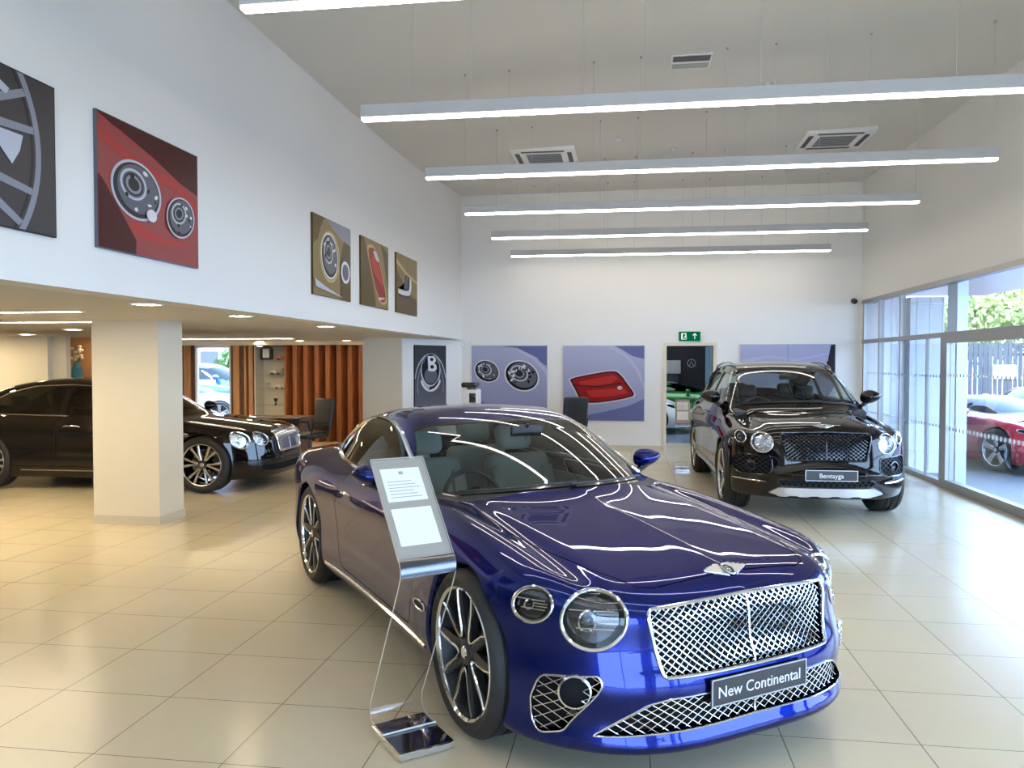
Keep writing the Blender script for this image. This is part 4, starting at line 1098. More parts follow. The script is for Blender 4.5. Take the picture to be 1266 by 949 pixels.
# square column and the wall return with the monochrome poster
pil = S('pillar', MB().box(-5.554, -4.806, 7.66, 8.12, 0, ZS), M['cream']); S('baseboard', MB().box(-5.566, -4.794, 7.648, 8.132, 0, .09), M['skirting'], pil)
ret = S('wall_return', MB().prism([(-4.72, 13.9), (-4.0, 13.9), (XL+.0, YB+.02), (-4.72, YB+.02)], 0, ZS), M['cream'])
S('trim_1', MB().prism([(-4.0+.004, 13.9-.002), (-4.0+.02, 13.9-.002), (XL+.016, YB), (XL, YB)], 0, ZS-.012), M['wall'])
S('baseboard_back', MB().box(XL+.03, DX0-.06, YB-.015, YB, 0, .085).box(DX1+.06, XR, YB-.015, YB, 0, .085), M['skirting'])
# area under the mezzanine
S('wall_mezzanine', MB().box(-13.8, -9.50, 12.0, 12.2, 0, ZS).box(-9.60, -9.25, 12.12, 12.22, 0, ZS), M['cream'])
S('wall_alcove', MB().box(-10.4, -8.2, 13.0, 13.1, 0, ZS), M['lit_oak_wall'])
S('wall_partition', MB().prism([(-8.1, 12.2), (-7.95, 12.2), (-10.1, 16.4), (-10.3, 16.4)], 0, ZS), M['cream'])
wx0, wx1, wz0, wz1 = -9.42, -8.57, .35, 2.06
S('wall_timber', MB().box(-10.3, wx0, 16.4, 16.55, 0, ZS).box(wx1, -8.04, 16.4, 16.55, 0, ZS).box(wx0, wx1, 16.4, 16.55, 0, wz0).box(wx0, wx1, 16.4, 16.55, wz1, ZS).box(-8.04, -7.26, 16.85, 17.0, 0, ZS).box(-7.26, -4.6, 16.55, 16.7, 0, ZS).box(-8.04, -7.26, 16.4, 16.85, 2.05, ZS), M['wood_dark'])
S('trim_2', MB().box(-9.66, -9.50, 16.37, 16.40, 0, 2.06).box(-8.50, -8.36, 16.37, 16.40, 0, 2.06).box(-8.24, -8.20, 16.36, 16.40, 0, 2.06).box(-8.14, -8.05, 16.37, 16.40, 0, 2.06), M['wood_pale'])
w4 = S('window_4', MB().box(wx0, wx1, 16.42, 16.5, wz0, wz0+.05).box(wx0, wx1, 16.42, 16.5, wz1-.05, wz1).box(wx0, wx0+.05, 16.42, 16.5, wz0+.05, wz1-.05).box(wx1-.05, wx1, 16.42, 16.5, wz0+.05, wz1-.05), M['white_metal'])
S('pane', MB().box(wx0+.05, wx1-.05, 16.455, 16.465, wz0+.05, wz1-.05), M['pane'], w4)
S('bulkhead', MB().box(-10.3, -4.72, 15.9, 16.4, 2.06, ZS), M['cream'])
# fluted timber screen
pts = [(x, 16.2+.10*math.cos(2*PI*x/.245)+.035*math.cos(4*PI*x/.245)) for x in np.arange(-7.22, -4.7, .0175)]
poly = pts+[(pts[-1][0], 16.4), (-7.22, 16.4)]
tag(MB().prism(poly, 0, 2.06).build('timber_screen', M['wood'], smooth=True), 'tall red-brown fluted timber screen at the back of the low area', 'screen')
# display cabinet with glass shelves
t = tag(empty('display_cabinet', (-7.65, 16.62, 0)), 'tall pale lit display cabinet with glass shelves beside the fluted timber screen', 'cabinet')
MB().box(-.38, .38, .20, .225, .05, 2.04).box(-.385, -.36, -.2, .2, .05, 2.04).box(.36, .385, -.2, .2, .05, 2.04).box(-.36, .36, -.2, .2, .05, .35).build('carcass', M['cream'], t, smooth=False)
for z in (.75, 1.10, 1.42, 1.74): MB().box(-.355, .355, -.17, .19, z, z+.012).build('shelf', M['lensglass'], t, smooth=False)
for i, (x, z, kind) in enumerate(((-.18, 1.752, 'k'), (.17, 1.752, 'm'), (.02, 1.432, 'm'), (.2, 1.432, 's'), (-.15, 1.112, 's'), (.12, 1.112, 'm'), (.02, .762, 'c'))):
    lb = {'k': 'black arched picture holder with pale card, top shelf of the cabinet', 'm': None, 's': None, 'c': 'small dark ornament on the lowest cabinet shelf'}[kind]
    X, Y = -7.65+x, 16.6
    if kind == 'k':
        o = MB().prism(round_poly([(-.14, 0), (.14, 0), (.13, .25), (.06, .29), (-.06, .29), (-.13, .25)], .03), -.03, .03, 0, Matrix.Translation((X, Y, z)) @ Matrix.Rotation(PI/2, 4, 'X')).build('picture_holder', M['plastic'])
        MB().box(X-.075, X+.075, Y-.036, Y-.031, z+.04, z+.24).build('card', M['paper'], o, smooth=False); tag(o, lb, 'ornament')
    else:
        lbl = {(.17, 1.752): 'small reddish model car on the top cabinet shelf', (.02, 1.432): 'small silver model car on the second cabinet shelf', (.2, 1.432): 'small silver cup at the right of the second cabinet shelf', (-.15, 1.112): 'small silver cup at the left of the third cabinet shelf', (.12, 1.112): 'small silver model car on the third cabinet shelf', (.02, .762): lb}[(x, z)]
        o = MB()
        if kind == 'm':
            o.prism(round_poly([(-.11, .02), (.11, .02), (.11, .05), (.06, .055), (.02, .09), (-.05, .09), (-.09, .055), (-.11, .05)], .01, 2), -.04, .04, 0, Matrix.Translation((X, Y, z)) @ Matrix.Rotation(PI/2, 4, 'X'))
            for wx in (-.065, .065): o.lathe([(0, -.045), (.022, -.045), (.022, .045), (0, .045)], 14, 'y', 1, Matrix.Translation((X+wx, Y, z+.022)))
            tag(o.build('model_car', [M['red'] if x == .17 else M['satin'], M['plastic']]), lbl, 'model car')
        else: tag(o.lathe([(0, 0), (.035, 0), (.03, .01), (.012, .02), (.012, .06), (.04, .10), (.042, .14), (.036, .14), (.03, .10), (0, .07)], 20, 'z', 0, Matrix.Translation((X, Y, z))).build('cup' if kind == 's' else 'ornament', M['satin'] if kind == 's' else M['plastic']), lbl, 'cup' if kind == 's' else 'ornament')
# vase in the alcove
va = tag(empty('tall_vase', (-9.42, 12.6, 0)), 'tall teal vase with cream flowers standing in the timber alcove', 'vase')
MB().lathe([(0, 0), (.20, 0), (.20, .9), (0, .9)], 24, 'z').build('stand', M['wood_pale'], va)
MB().lathe([(0, .9), (.11, .9), (.125, 1.0), (.12, 1.25), (.09, 1.55), (.06, 1.66), (.065, 1.69), (.05, 1.69), (.045, 1.6), (0, 1.5)], 28, 'z').build('vase_body', M['teal'], va)
fb = MB()
for i in range(16):
    a = rnd.uniform(0, 2*PI); r = rnd.uniform(.01, .10); z = rnd.uniform(1.74, 1.98); fb.tube([(0, 0, 1.62), (r*math.cos(a)*.6, r*math.sin(a)*.6, (z+1.62)/2), (r*math.cos(a), r*math.sin(a), z)], .005, 5, m=1)
    fb.ball((r*math.cos(a), r*math.sin(a), z), (.035, .035, .028), 8)
fb.build('flowers', [M['flower'], M['leaf2']], va)
# ------------------------------------------------ glazing on the right
g1 = S('window_1', MB().box(XR-.02, XR+.10, YF+.6, YB-.1, 2.765, 2.835).box(XR-.02, XR+.10, YF+.6, YB-.1, 2.04, 2.105)
  .box(XR, XR+.08, 15.40, 15.48, 2.105, 2.765).box(XR, XR+.08, 14.50, 14.56, 2.105, 2.765).box(XR, XR+.08, 13.44, 13.50, 2.105, 2.765)
  .box(XR, XR+.08, 8.2, 8.26, 2.105, 2.765).box(XR, XR+.08, 5.0, 5.06, 2.105, 2.765).box(XR, XR+.08, 2.0, 2.06, 2.105, 2.765).box(XR, XR+.08, -1.0, -.94, 2.105, 2.765), M['alu'])
S('pane', MB().box(XR+.035, XR+.045, YF+.6, YB-.1, 2.105, 2.765), M['pane'], g1)
g2 = S('window_2', MB().box(XR-.02, XR+.10, 11.66, YB-.1, 0, .06).box(XR, XR+.08, 15.40, 15.48, .06, 2.04).box(XR, XR+.08, 14.50, 14.56, .06, 2.04).box(XR, XR+.08, 13.44, 13.50, .06, 2.04).box(XR+.0, XR+.03, 12.32, 12.345, .06, 2.04), M['alu'])
S('pane', MB().box(XR+.035, XR+.045, 11.66, YB-.1, .06, 2.04), M['pane'], g2)
d1 = S('door_1', MB().box(XR-.05, XR+.06, 11.44, 11.66, 0, 2.04).box(XR-.05, XR+.05, YF+.6, 11.44, 0, .11).box(XR-.05, XR+.05, YF+.6, 11.44, 1.955, 2.04).box(XR-.04, XR+.05, 7.3, 7.42, .11, 1.955).box(XR-.04, XR+.05, 3.4, 3.52, .11, 1.955).box(XR-.04, XR+.05, -.4, -.28, .11, 1.955), M['alu'])
S('pane', MB().box(XR-.006, XR+.004, YF+.6, 11.44, .11, 1.955), M['pane'], d1)
dm = MB()
for z0, z1 in ((1.50, 1.545), (.775, .835)):
    y = 11.40; 
    while y > 7.5:
        dm.add([(XR-.010, y+.026*math.cos(a), (z0+z1)/2+(z1-z0)*.5*math.sin(a)) for a in np.linspace(0, 2*PI, 10, endpoint=False)]+[(XR-.0075, y+.026*math.cos(a), (z0+z1)/2+(z1-z0)*.5*math.sin(a)) for a in np.linspace(0, 2*PI, 10, endpoint=False)], [tuple(range(10)), tuple(range(10, 20))[::-1]]+[(i, i+10, (i+1) % 10+10, (i+1) % 10) for i in range(10)])
        y -= .105
S('glass_marking', dm, M['paper'], d1)
dm = MB()
for zc_ in (1.50, .80):
    y = 15.3
    while y > 11.8: dm.box(XR+.030, XR+.0345, y-.02, y+.02, zc_-.018, zc_+.018); y -= .11
S('glass_marking', dm, M['alublue'], g2)
# steel posts outside, canopy, projecting wing
S('trim_3', MB().box(XR+.17, XR+.31, 11.68, 12.02, 0, 2.9).box(XR+.16, XR+.42, 6.9, 7.2, 0, 2.9).box(XR+.16, XR+.42, 2.7, 3.0, 0, 2.9).box(XR+.16, XR+.42, -1.5, -1.2, 0, 2.9), M['alublue'])
S('canopy', MB().box(XR+.1, XR+2.2, YF, YB+.2, 2.92, 3.1), M['white_metal'])
wing = S('wall_wing', MB().box(XR+.10, 4.92, 13.3, 13.5, -.04, 2.72).box(XR+.3, 4.98, YB-.02, YB+.18, -.04, 2.92), M['render'])
wj = MB()
for x in (4.52, 4.71, 4.90): wj.box(x-.006, x+.006, 13.294, 13.302, .0, 2.7)
wj.box(XR+.11, 4.91, 13.294, 13.302, 2.60, 2.63)
for x in (4.70, 4.85, 4.96): wj.box(x-.008, x+.008, YB-.026, YB-.018, .0, 2.9)
S('cladding_joint', wj, M['alu'], wing)
S('ground_outside', MB().box(XR+.12, 40, -15, 45, -.14, -.04), M['asphalt'])
S('ground_outside', MB().box(-25, XR+.12, 17.0, 45, -.14, -.04), M['asphalt'])
# ------------------------------------------------ room beyond the back door
S('floor_back_room', MB().box(-2.2, XR+.3, YB+.2, 25, -.12, -.002), M['grey_floor'])
S('wall_back_room', MB().box(-2.2, XR+.3, 24.8, 25, 0, 3.2).box(-2.4, -2.2, YB+.2, 25, 0, 3.2).box(XR+.3, XR+.5, YB+.2, 25, 0, 3.2), M['dark_wall'])
S('ceiling_back_room', MB().box(-2.4, XR+.5, YB+.2, 25, 3.2, 3.3), M['dark_wall'])
fr_ = S('trim_4', MB().box(DX0-.05, DX0+.01, YB-.02, YB+.2, 0, DZ+.05).box(DX1-.01, DX1+.05, YB-.02, YB+.2, 0, DZ+.05).box(DX0+.01, DX1-.01, YB-.02, YB+.2, DZ-.01, DZ+.05), M['cream'])
d2 = S('door_2', MB().box(DX1-.06, DX1-.015, YB+.22, YB+1.08, .01, DZ-.02), M['blue_panel'])
S('door_handle', MB().tube([(DX1-.06, YB+.98, 1.0), (DX1-.11, YB+.98, 1.0), (DX1-.11, YB+.86, 1.0)], .01, 8), M['satin'], d2, True)
# ------------------------------------------------ pendant lights
def pendant(y, label, y2=None):
    t = tag(empty('linear_pendant', (.715, y, 3.65)), label, 'pendant light', 'linear pendant lights in a row under the ceiling')
    L = 2.845
    MB().rbox(-L, L, -.035, .035, .022, .125, .004, 1).build('housing', M['housing'], t)
    MB().rbox(-L+.006, L-.006, -.031, .031, 0, .022, .005, 1).build('diffuser', M['tube'], t)
    for X in (-1.70, -1.23, -.34, .14, 1.0, 1.478, 2.38, 3.515):
        x = X-.715; z = zceil(X, y)-3.65
        c_ = MB().tube([(x, 0, .123), (x, 0, z)], .0025, 5).build('suspension_cable', M['cable'], t)
        MB().lathe([(0, z-.022), (.010, z-.020), (.013, z)], 12, 'z', 0, Matrix.Translation((x, 0, 0))).build('ceiling_cup', M['ink_grey'], c_)
for y, l in ((4.24, 'nearest white linear pendant light, running off the top of the photo'), (6.28, 'second white linear pendant light from the camera'), (8.37, 'third white linear pendant light from the camera'), (10.46, 'fourth white linear pendant light from the camera'), (12.57, 'fifth white linear pendant light, second from the back wall'), (14.75, 'sixth white linear pendant light, nearest the back wall')):
    pendant(y, l)
for y, l in ((2.1, 'white linear pendant light above and behind the camera, nearer one'), (.0, 'white linear pendant light above and behind the camera, farther one')): pendant(y, l)
# lights in the low ceiling
for x0, x1, y, l in ((-8.6, -4.66, 6.28, 'long recessed light strip nearest the square column, low ceiling'), (-8.4, -4.9, 7.90, 'second recessed light strip in the low ceiling behind the column'), (-9.6, -6.09, 14.0, 'recessed light strip before the timber wall'), (-13.2, -9.95, 11.2, 'added unseen light strip brightening the cream wall behind the black saloon')):  # the strip along the cream wall is out of view, added to brighten it
    t = tag(empty('light_strip', ((x0+x1)/2, y, ZS+.003)), l, 'strip light', 'strip lights in the low ceiling'); L = (x1-x0)/2
    MB().box(-L-.012, L+.012, -.06, -.045, -.008, 0).box(-L-.012, L+.012, .045, .06, -.008, 0).box(-L-.012, -L, -.045, .045, -.008, 0).box(L, L+.012, -.045, .045, -.008, 0).build('trim', M['white_metal'], t, smooth=False)
    MB().box(-L, L, -.045, .045, -.006, -.001).build('diffuser', M['tubewarm'], t, smooth=False)
DL = [(-3.555, 5.53, 'small square downlight in the low ceiling near the column'), (-3.59, 7.06, 'small square downlight in the low ceiling beyond the column'), (-3.62, 9.3, 'small square downlight in the low ceiling, third from the camera')]+[(x, y, 'added square downlight brightening the low area around the black saloon') for x in (-7.3, -9.3) for y in (4.6, 9.7, 11.3)]+[(-9.1, 12.75, 'added square downlight brightening the timber alcove'), (-5.6, 15.5, 'added square downlight brightening the fluted timber screen, left one'), (-6.6, 15.5, 'added square downlight brightening the fluted timber screen, right one'), (-7.65, 15.9, 'added square downlight brightening the display cabinet')]  # saloon, alcove, screen and cabinet downlights are added to brighten those spots
for x, y, l in DL:
    t = tag(empty('downlight', (x, y, ZS)), l, 'downlight', 'square downlights in the low ceiling')
    MB().box(-.09, .09, -.09, -.075, -.008, 0).box(-.09, .09, .075, .09, -.008, 0).box(-.09, -.075, -.075, .075, -.008, 0).box(.075, .09, -.075, .075, -.008, 0).build('trim', M['white_metal'], t, smooth=False)
    MB().box(-.075, .075, -.075, .075, -.006, -.001).build('diffuser', M['tubewarm'], t, smooth=False)
# ceiling cassettes, vent, detectors
def cassette(x, y, w, d, label):
    z = min(zceil(x-w/2, y), zceil(x+w/2, y)); t = tag(empty('ceiling_cassette', (x, y, z)), label, 'air conditioner', 'air conditioning cassettes in the ceiling')
    MB().rbox(-w/2, w/2, -d/2, d/2, -.035, .05, .012, 2).build('fascia', M['white_metal'], t)
    g = MB().box(-w*.27, w*.27, -d*.27, d*.27, -.041, -.034); g.build('return_grille', M['grille_dark'], t, smooth=False)
    s = MB()
    for i in range(7): s.box(-w*.27, w*.27, -d*.27+i*d*.54/7, -d*.27+i*d*.54/7+.018, -.047, -.040)
    s.build('grille_bars', M['ink_grey'], t, smooth=False)
    for a, b, c_, e in ((-w*.33, w*.33, d*.37, d*.44), (-w*.33, w*.33, -d*.44, -d*.37), (-w*.44, -w*.37, -d*.33, d*.33), (w*.37, w*.44, -d*.33, d*.33)): MB().box(a, b, c_, e, -.039, -.033).build('air_slot', M['grille_dark'], t, smooth=False)
cassette(-1.22, 12.05, .95, 1.0, 'square white air conditioning cassette above the back left of the hall')
cassette(3.0, 12.3, .95, .95, 'square white air conditioning cassette above the back right near the glazing')
z = zceil(.66, 8.63); t = tag(empty('air_vent', (.66, 8.63, z)), 'small dark slatted air vent in the ceiling between the second and third pendants', 'vent')
MB().box(-.21, .21, -.2, .2, -.012, .03).build('frame', M['white_metal'], t, smooth=False)
MB().box(-.19, .19, -.17, -.03, -.016, -.01).build('opening', M['grille_dark'], t, smooth=False); MB().box(-.19, .19, .04, .17, -.016, -.01).build('opening', M['ink_grey'], t, smooth=False)
for x, y, l in ((-.115, 11.44, 'small white smoke detector on the ceiling left of centre'), (.694, 12.25, 'small white smoke detector on the ceiling at the centre'), (1.6, 9.6, 'small white smoke detector on the ceiling right of the vent')):
    z = zceil(x, y); tag(MB().lathe([(0, -.045), (.03, -.043), (.05, -.03), (.06, -.012), (.06, .02)], 24, 'z', 0, Matrix.Translation((x, y, z))).build('smoke_detector', M['grey_metal']), l, 'smoke detector')
# exit sign, camera, conduit
t = tag(empty('exit_sign', (1.2, YB, 2.19)), 'green emergency exit sign with running figure above the back doorway', 'sign')
MB().rbox(-.20, .20, -.04, 0, -.09, .09, .005, 1).build('sign_box', M['sign_green'], t)
f = MB(); zf = -.0425
def fl2(pts): f.prism(pts, -.001, .001, 0, Matrix.Translation((0, zf, 0)) @ Matrix.Rotation(PI/2, 4, 'X'))
fl2([(-.16, -.06), (-.13, -.06), (-.13, .06), (-.16, .06)]); fl2([(-.13, .045), (-.06, .045), (-.06, .06), (-.13, .06)]); fl2([(-.13, -.06), (-.06, -.06), (-.06, -.05), (-.13, -.05)])
fl2(ell(-.075, .03, .012, .012, 10)); fl2([(-.10, .0), (-.075, .018), (-.055, .012), (-.07, -.012), (-.05, -.04), (-.06, -.045), (-.085, -.015), (-.10, -.045), (-.11, -.04), (-.092, -.005)])
fl2([(.085, -.055), (.10, -.055), (.10, .03), (.085, .03)]); fl2([(.0925, .06), (.05, .018), (.062, .008), (.0925, .038), (.123, .008), (.135, .018)])
f.build('pictogram', M['sign_white'], t, smooth=False)
t = tag(empty('security_camera', (4.18, YB, 2.83)), 'small black dome security camera high in the corner above the glazing', 'security camera')
MB().lathe([(0, -.04), (.05, -.04), (.055, 0), (0, 0)], 20, 'y').build('mount', M['plastic'], t); MB().ball((0, -.07, -.01), .052, 16).build('dome', M['gloss_black'], t)
tag(MB().tube([(XL+.012, 13.0, ZS+.012), (XL+.012, YB-.06, ZS+.012)], .010, 6).build('cable_conduit', M['grey_metal']), 'thin grey cable conduit along the bottom edge of the upper left wall', 'conduit')
tag(MB().lathe([(.025, 0), (.048, -.01), (.06, -.02), (.05, -.035), (.03, -.03), (.025, 0)], 24, 'y', 0, Matrix.Translation((XL+.06, YB, ZS-.08))).build('wall_ring', M['white_metal']), 'small white ring fitting in the back left corner by the conduit', 'fitting')

# ------------------------------------------------ posters
PM = {k: pbr('print_'+k, tuple(c_*.78 for c_ in srgb(*v)), .4, spec=.15) for k, v in dict(black=(22,20,24), char=(48,45,52), silver=(150,152,165), pale=(205,208,220), white=(238,238,242), red=(128,22,30), redlt=(190,60,62), reddk=(74,14,22), redlamp=(158,18,22), redglow=(200,48,40), gold=(158,128,52), goldlt=(205,180,110), golddk=(92,72,30), lav=(160,164,208), lavlt=(196,198,228), lavdk=(112,118,172), grey=(104,106,118)).items()}
_sr = srgb
def srgb(*v): return tuple(c_*.72 for c_ in _sr(*v))
PG = dict(red=gradmat('print_run_red', srgb(110,16,26), srgb(160,40,46), 0, c2=srgb(120,18,28)), gold=gradmat('print_run_gold', srgb(215,182,92), srgb(140,112,48), 0), lav=gradmat('print_run_lavender', srgb(150,156,206), srgb(190,192,226), 2, c2=srgb(176,178,216)), bw=gradmat('print_run_grey', srgb(120,120,134), srgb(34,32,36), 2, c2=srgb(44,42,46), mid=.62), black=gradmat('print_run_black', srgb(20,18,22), srgb(38,34,40), 0))
class Poster:
    def __init__(p, name, label, o, ux, w, h, bg, edge='grey'):
        """o: lower left corner (x, y, z), ux: direction of the board's width, seen from the room"""
        p.w, p.h = w, h; u = Vector((ux[0], ux[1], 0)).normalized(); n = Vector((u.y, -u.x, 0))
        R = Matrix(((u.x, 0, n.x, 0), (u.y, 0, n.y, 0), (0, 1, 0, 0), (0, 0, 0, 1)))
        p.t = tag(empty(name, o), label, 'poster', 'photo boards on the walls'); p.R = R
        MB().box(0, w, 0, h, 0, .022, M=R).build('board', PM[edge] if edge in PM else M[edge], p.t, smooth=False)
        MB().box(.006, w-.006, .006, h-.006, .022, .0232, M=R).build('printed_face', bg, p.t, smooth=False)
        p.mb = MB(); p.ms = []; p.k = 0
    def add(p, pts, m):
        """polygon in fractions of width and height"""
        if m not in p.ms: p.ms.append(m)
        z = .0236+.0004*p.k; p.k += 1
        # clip to the board
        P = [(x, y) for x, y in pts]
        for ax, lim, sg in ((0, .008, 1), (0, .992, -1), (1, .008, 1), (1, .992, -1)):
            Q = []
            for i in range(len(P)):
                a, b = P[i-1], P[i]; ia, ib = (a[ax]-lim)*sg >= 0, (b[ax]-lim)*sg >= 0
                if ia != ib:
                    t = (lim-a[ax])/(b[ax]-a[ax]); Q.append((a[0]+(b[0]-a[0])*t, a[1]+(b[1]-a[1])*t))
                if ib: Q.append(b)
            P = Q
            if len(P) < 3: return p
        Pw = [(x*p.w, y*p.h) for x, y in P]
        bm = bmesh.new(); vs = [bm.verts.new((x, y, z)) for x, y in Pw]
        try: fc = bm.faces.new(vs)
        except ValueError: bm.free(); return p
        bmesh.ops.triangulate(bm, faces=[fc]); bm.verts.index_update()
        V = [tuple(p.R @ v.co) for v in bm.verts]; F = [[v.index for v in f.verts] for f in bm.faces]; bm.free()
        p.mb.add(V, F, p.ms.index(m)); return p
    def ring(p, cx, cy, rx, ry, t, m, rot=0, a0=0, a1=2*PI, n=40):
        A = np.linspace(a0, a1, n); c, s = math.cos(rot), math.sin(rot)
        f = lambda k: [(cx+(rx*k*math.cos(a)*c-ry*k*math.sin(a)*s), cy+(rx*k*math.cos(a)*s+ry*k*math.sin(a)*c)) for a in A]
        o, i = f(1), f(1-t)
        for j in range(n-1): 
            p.k -= 1 if j else 0
            p.add([o[j], o[j+1], i[j+1], i[j]], m)
        return p
    def line(p, pts, w0, w1, m):
        P = np.array(pts, float); n = len(P); T = np.gradient(P, axis=0); T /= np.linalg.norm(T, axis=1, keepdims=True); N = np.stack([-T[:, 1], T[:, 0]], 1)
        W = np.linspace(w0, w1, n)[:, None]/2
        a, b = P+N*W, P-N*W
        for j in range(n-1):
            p.k -= 1 if j else 0
            p.add([tuple(a[j]), tuple(a[j+1]), tuple(b[j+1]), tuple(b[j])], m)
        return p
    def done(p): p.mb.build('print', [x for x in p.ms], p.t, smooth=False)
def lampart(p, cx, cy, rx, ry, rot=0, rim=None, body=None, spark=8, seed=1):
    r = random.Random(seed)
    p.add(ell(cx, cy, rx*1.06, ry*1.06, 40, rot), rim or PM['pale']); p.add(ell(cx, cy, rx*.97, ry*.97, 40, rot), body or PM['char'])
    p.add(ell(cx+rx*.05, cy+ry*.05, rx*.86, ry*.86, 40, rot), PM['grey'])
    p.ring(cx-rx*.15, cy+ry*.18, rx*.55, ry*.55, .16, PM['pale'], rot); p.add(ell(cx-rx*.15, cy+ry*.18, rx*.40, ry*.40, 30, rot), PM['char']); p.ring(cx-rx*.15, cy+ry*.18, rx*.33, ry*.33, .3, PM['silver'], rot)
    for i in range(spark):
        a = r.uniform(0, 2*PI); k = r.uniform(.45, .82); p.add(ell(cx+rx*k*math.cos(a), cy+ry*k*math.sin(a), rx*r.uniform(.05, .13), ry*r.uniform(.04, .10), 8, r.uniform(0, 3)), PM['white'] if i % 2 else PM['black'])
ZP, HP = 2.41, .85
# 1 wheel
p = Poster('wall_poster', 'poster of a dark alloy wheel, leftmost on the upper left wall', (XL, 3.02, ZP), (0, 1), 1.15, HP, PG['black'], 'black')
cx, cy = .02, .50
p.ring(cx, cy, .88, 1.02, .04, PM['silver'], 0, -1.2, 1.2); p.ring(cx, cy, .83, .96, .02, PM['char'], 0, -1.2, 1.2)
for a in (.95, .30, -.35, -1.0):
    for d in (-.14, .10):
        q = a+d; p.line([(cx+.18*math.cos(q-d), cy+.2*math.sin(q-d)), (cx+.45*math.cos(q-d*.6), cy+.52*math.sin(q-d*.6)), (cx+.84*math.cos(q), cy+.97*math.sin(q))], .07, .045, PM['silver'])
p.add([(.60, .60), (.78, .60), (.76, .50), (.71, .40), (.63, .50)], PM['pale']); p.add([(.60, .92), (.70, .86), (.68, .82), (.58, .86)], PM['pale'])
p.done()
# 2 red headlamps
p = Poster('wall_poster', 'poster of two round headlamps on a red car, upper left wall', (XL, 4.53, ZP), (0, 1), 1.17, HP, PG['red'])
p.add([(0, 1), (1, 1), (1, .64), (.78, .70), (.5, .82), (.2, .92), (0, .96)], PM['reddk'])
p.line([(0, .975), (.3, .86), (.6, .76), (.85, .66), (1, .55)], .018, .012, PM['redlt']); p.line([(.0, .90), (.15, .83), (.25, .78)], .03, .004, PM['redlt'])
p.add([(0, .80), (.2, .73), (.45, .66), (.75, .62), (.95, .52), (1, .40), (.97, .58), (.8, .68), (.5, .73), (.2, .80), (0, .86)], PM['redlt'])
p.add([(.25, .18), (.5, .14), (.8, .15), (.96, .20), (.8, .19), (.5, .2), (.3, .27)], PM['redlt']); p.add([(0, 0), (.33, 0), (.33, .12), (.2, .3), (.05, .5), (0, .55)], PM['reddk'])
lampart(p, .345, .505, .225, .215, -.35, seed=2); lampart(p, .785, .40, .145, .17, -.4, seed=3); p.add(ell(.47, .34, .05, .05, 16), PM['white'])
p.done()
# 3 gold headlamp
p = Poster('wall_poster', 'poster of a gold car headlamp, leftmost of the three gold boards', (XL, 7.95, ZP), (0, 1), 1.15, HP, PG['gold'], 'golddk')
p.add([(.3, 1), (.5, .9), (.75, .80), (1, .76), (1, 1)], PM['silver']); p.add([(0, 1), (.28, 1), (.18, .85), (.12, .7), (0, .62)], PM['golddk']); p.add([(.7, .0), (1, 0), (1, .76), (.8, .8), (.68, .5)], PM['golddk'])
p.ring(.42, .52, .26, .33, .1, PM['goldlt'])
lampart(p, .41, .53, .21, .28, .1, PM['white'], PM['black'], 14, 4); p.add(ell(.82, .38, .13, .15, 30), PM['white']); p.add(ell(.82, .38, .09, .11, 30), PM['grey']); p.add([(.02, .2), (.3, .12), (.75, .03), (.3, .07), (.04, .1)], PM['pale'])
p.done()
# 4 red tail lamp on gold
p = Poster('wall_poster', 'poster of a red tail lamp on a gold car, middle of the three gold boards', (XL, 9.47, ZP), (0, 1), 1.14, HP, PG['gold'], 'golddk')
p.add([(.0, 1), (.1, 1), (.3, .6), (.5, .1), (.5, 0), (0, 0)], PM['golddk']); p.add([(.7, 1), (1, .9), (1, .3), (.9, .5), (.8, .8)], PM['golddk'])
R_ = smooth_closed([(.27,.86),(.45,.88),(.62,.72),(.78,.45),(.88,.22),(.84,.12),(.68,.12),(.50,.30),(.36,.55),(.26,.76)], 5)
p.add([(.5+(x-.55)*1.12-.0+.05, .5+(y-.5)*1.1) for x, y in R_], PM['goldlt']); p.add(R_, PM['redlamp'])
p.add([(.55+(x-.55)*.7, .55+(y-.5)*.55) for x, y in R_], PM['redglow']); p.add([(.52+(x-.55)*.35, .78+(y-.5)*.18) for x, y in R_], PM['pale']); p.line([(.42, .5), (.7, .34)], .03, .03, PM['reddk']); p.line([(.60, .14), (.84, .17)], .05, .02, PM['pale'])
p.done()
# 5 chrome vent on gold
p = Poster('wall_poster', 'poster of a chrome vent on a gold car, rightmost of the three gold boards', (XL, 10.99, ZP), (0, 1), 1.14, HP, PG['gold'], 'golddk')
p.add([(0, .72), (.3, .52), (.6, .36), (1, .28), (1, 0), (0, 0)], PM['golddk']); p.add([(0, .9), (.5, .72), (1, .62), (1, .58), (.5, .66), (0, .82)], PM['goldlt'])
p.add([(.08, .33), (.35, .30), (.62, .34), (.70, .45), (.70, .62), (.62, .64), (.60, .46), (.5, .40), (.08, .40)], PM['white']); p.add([(.34, .42), (.56, .42), (.58, .66), (.42, .68)], PM['black']); p.line([(.38, .44), (.5, .66)], .03, .03, PM['silver']); p.line([(.46, .44), (.56, .64)], .02, .02, PM['silver']); p.add([(.08, .27), (.6, .28), (.6, .32), (.08, .31)], PM['char'])
p.done()
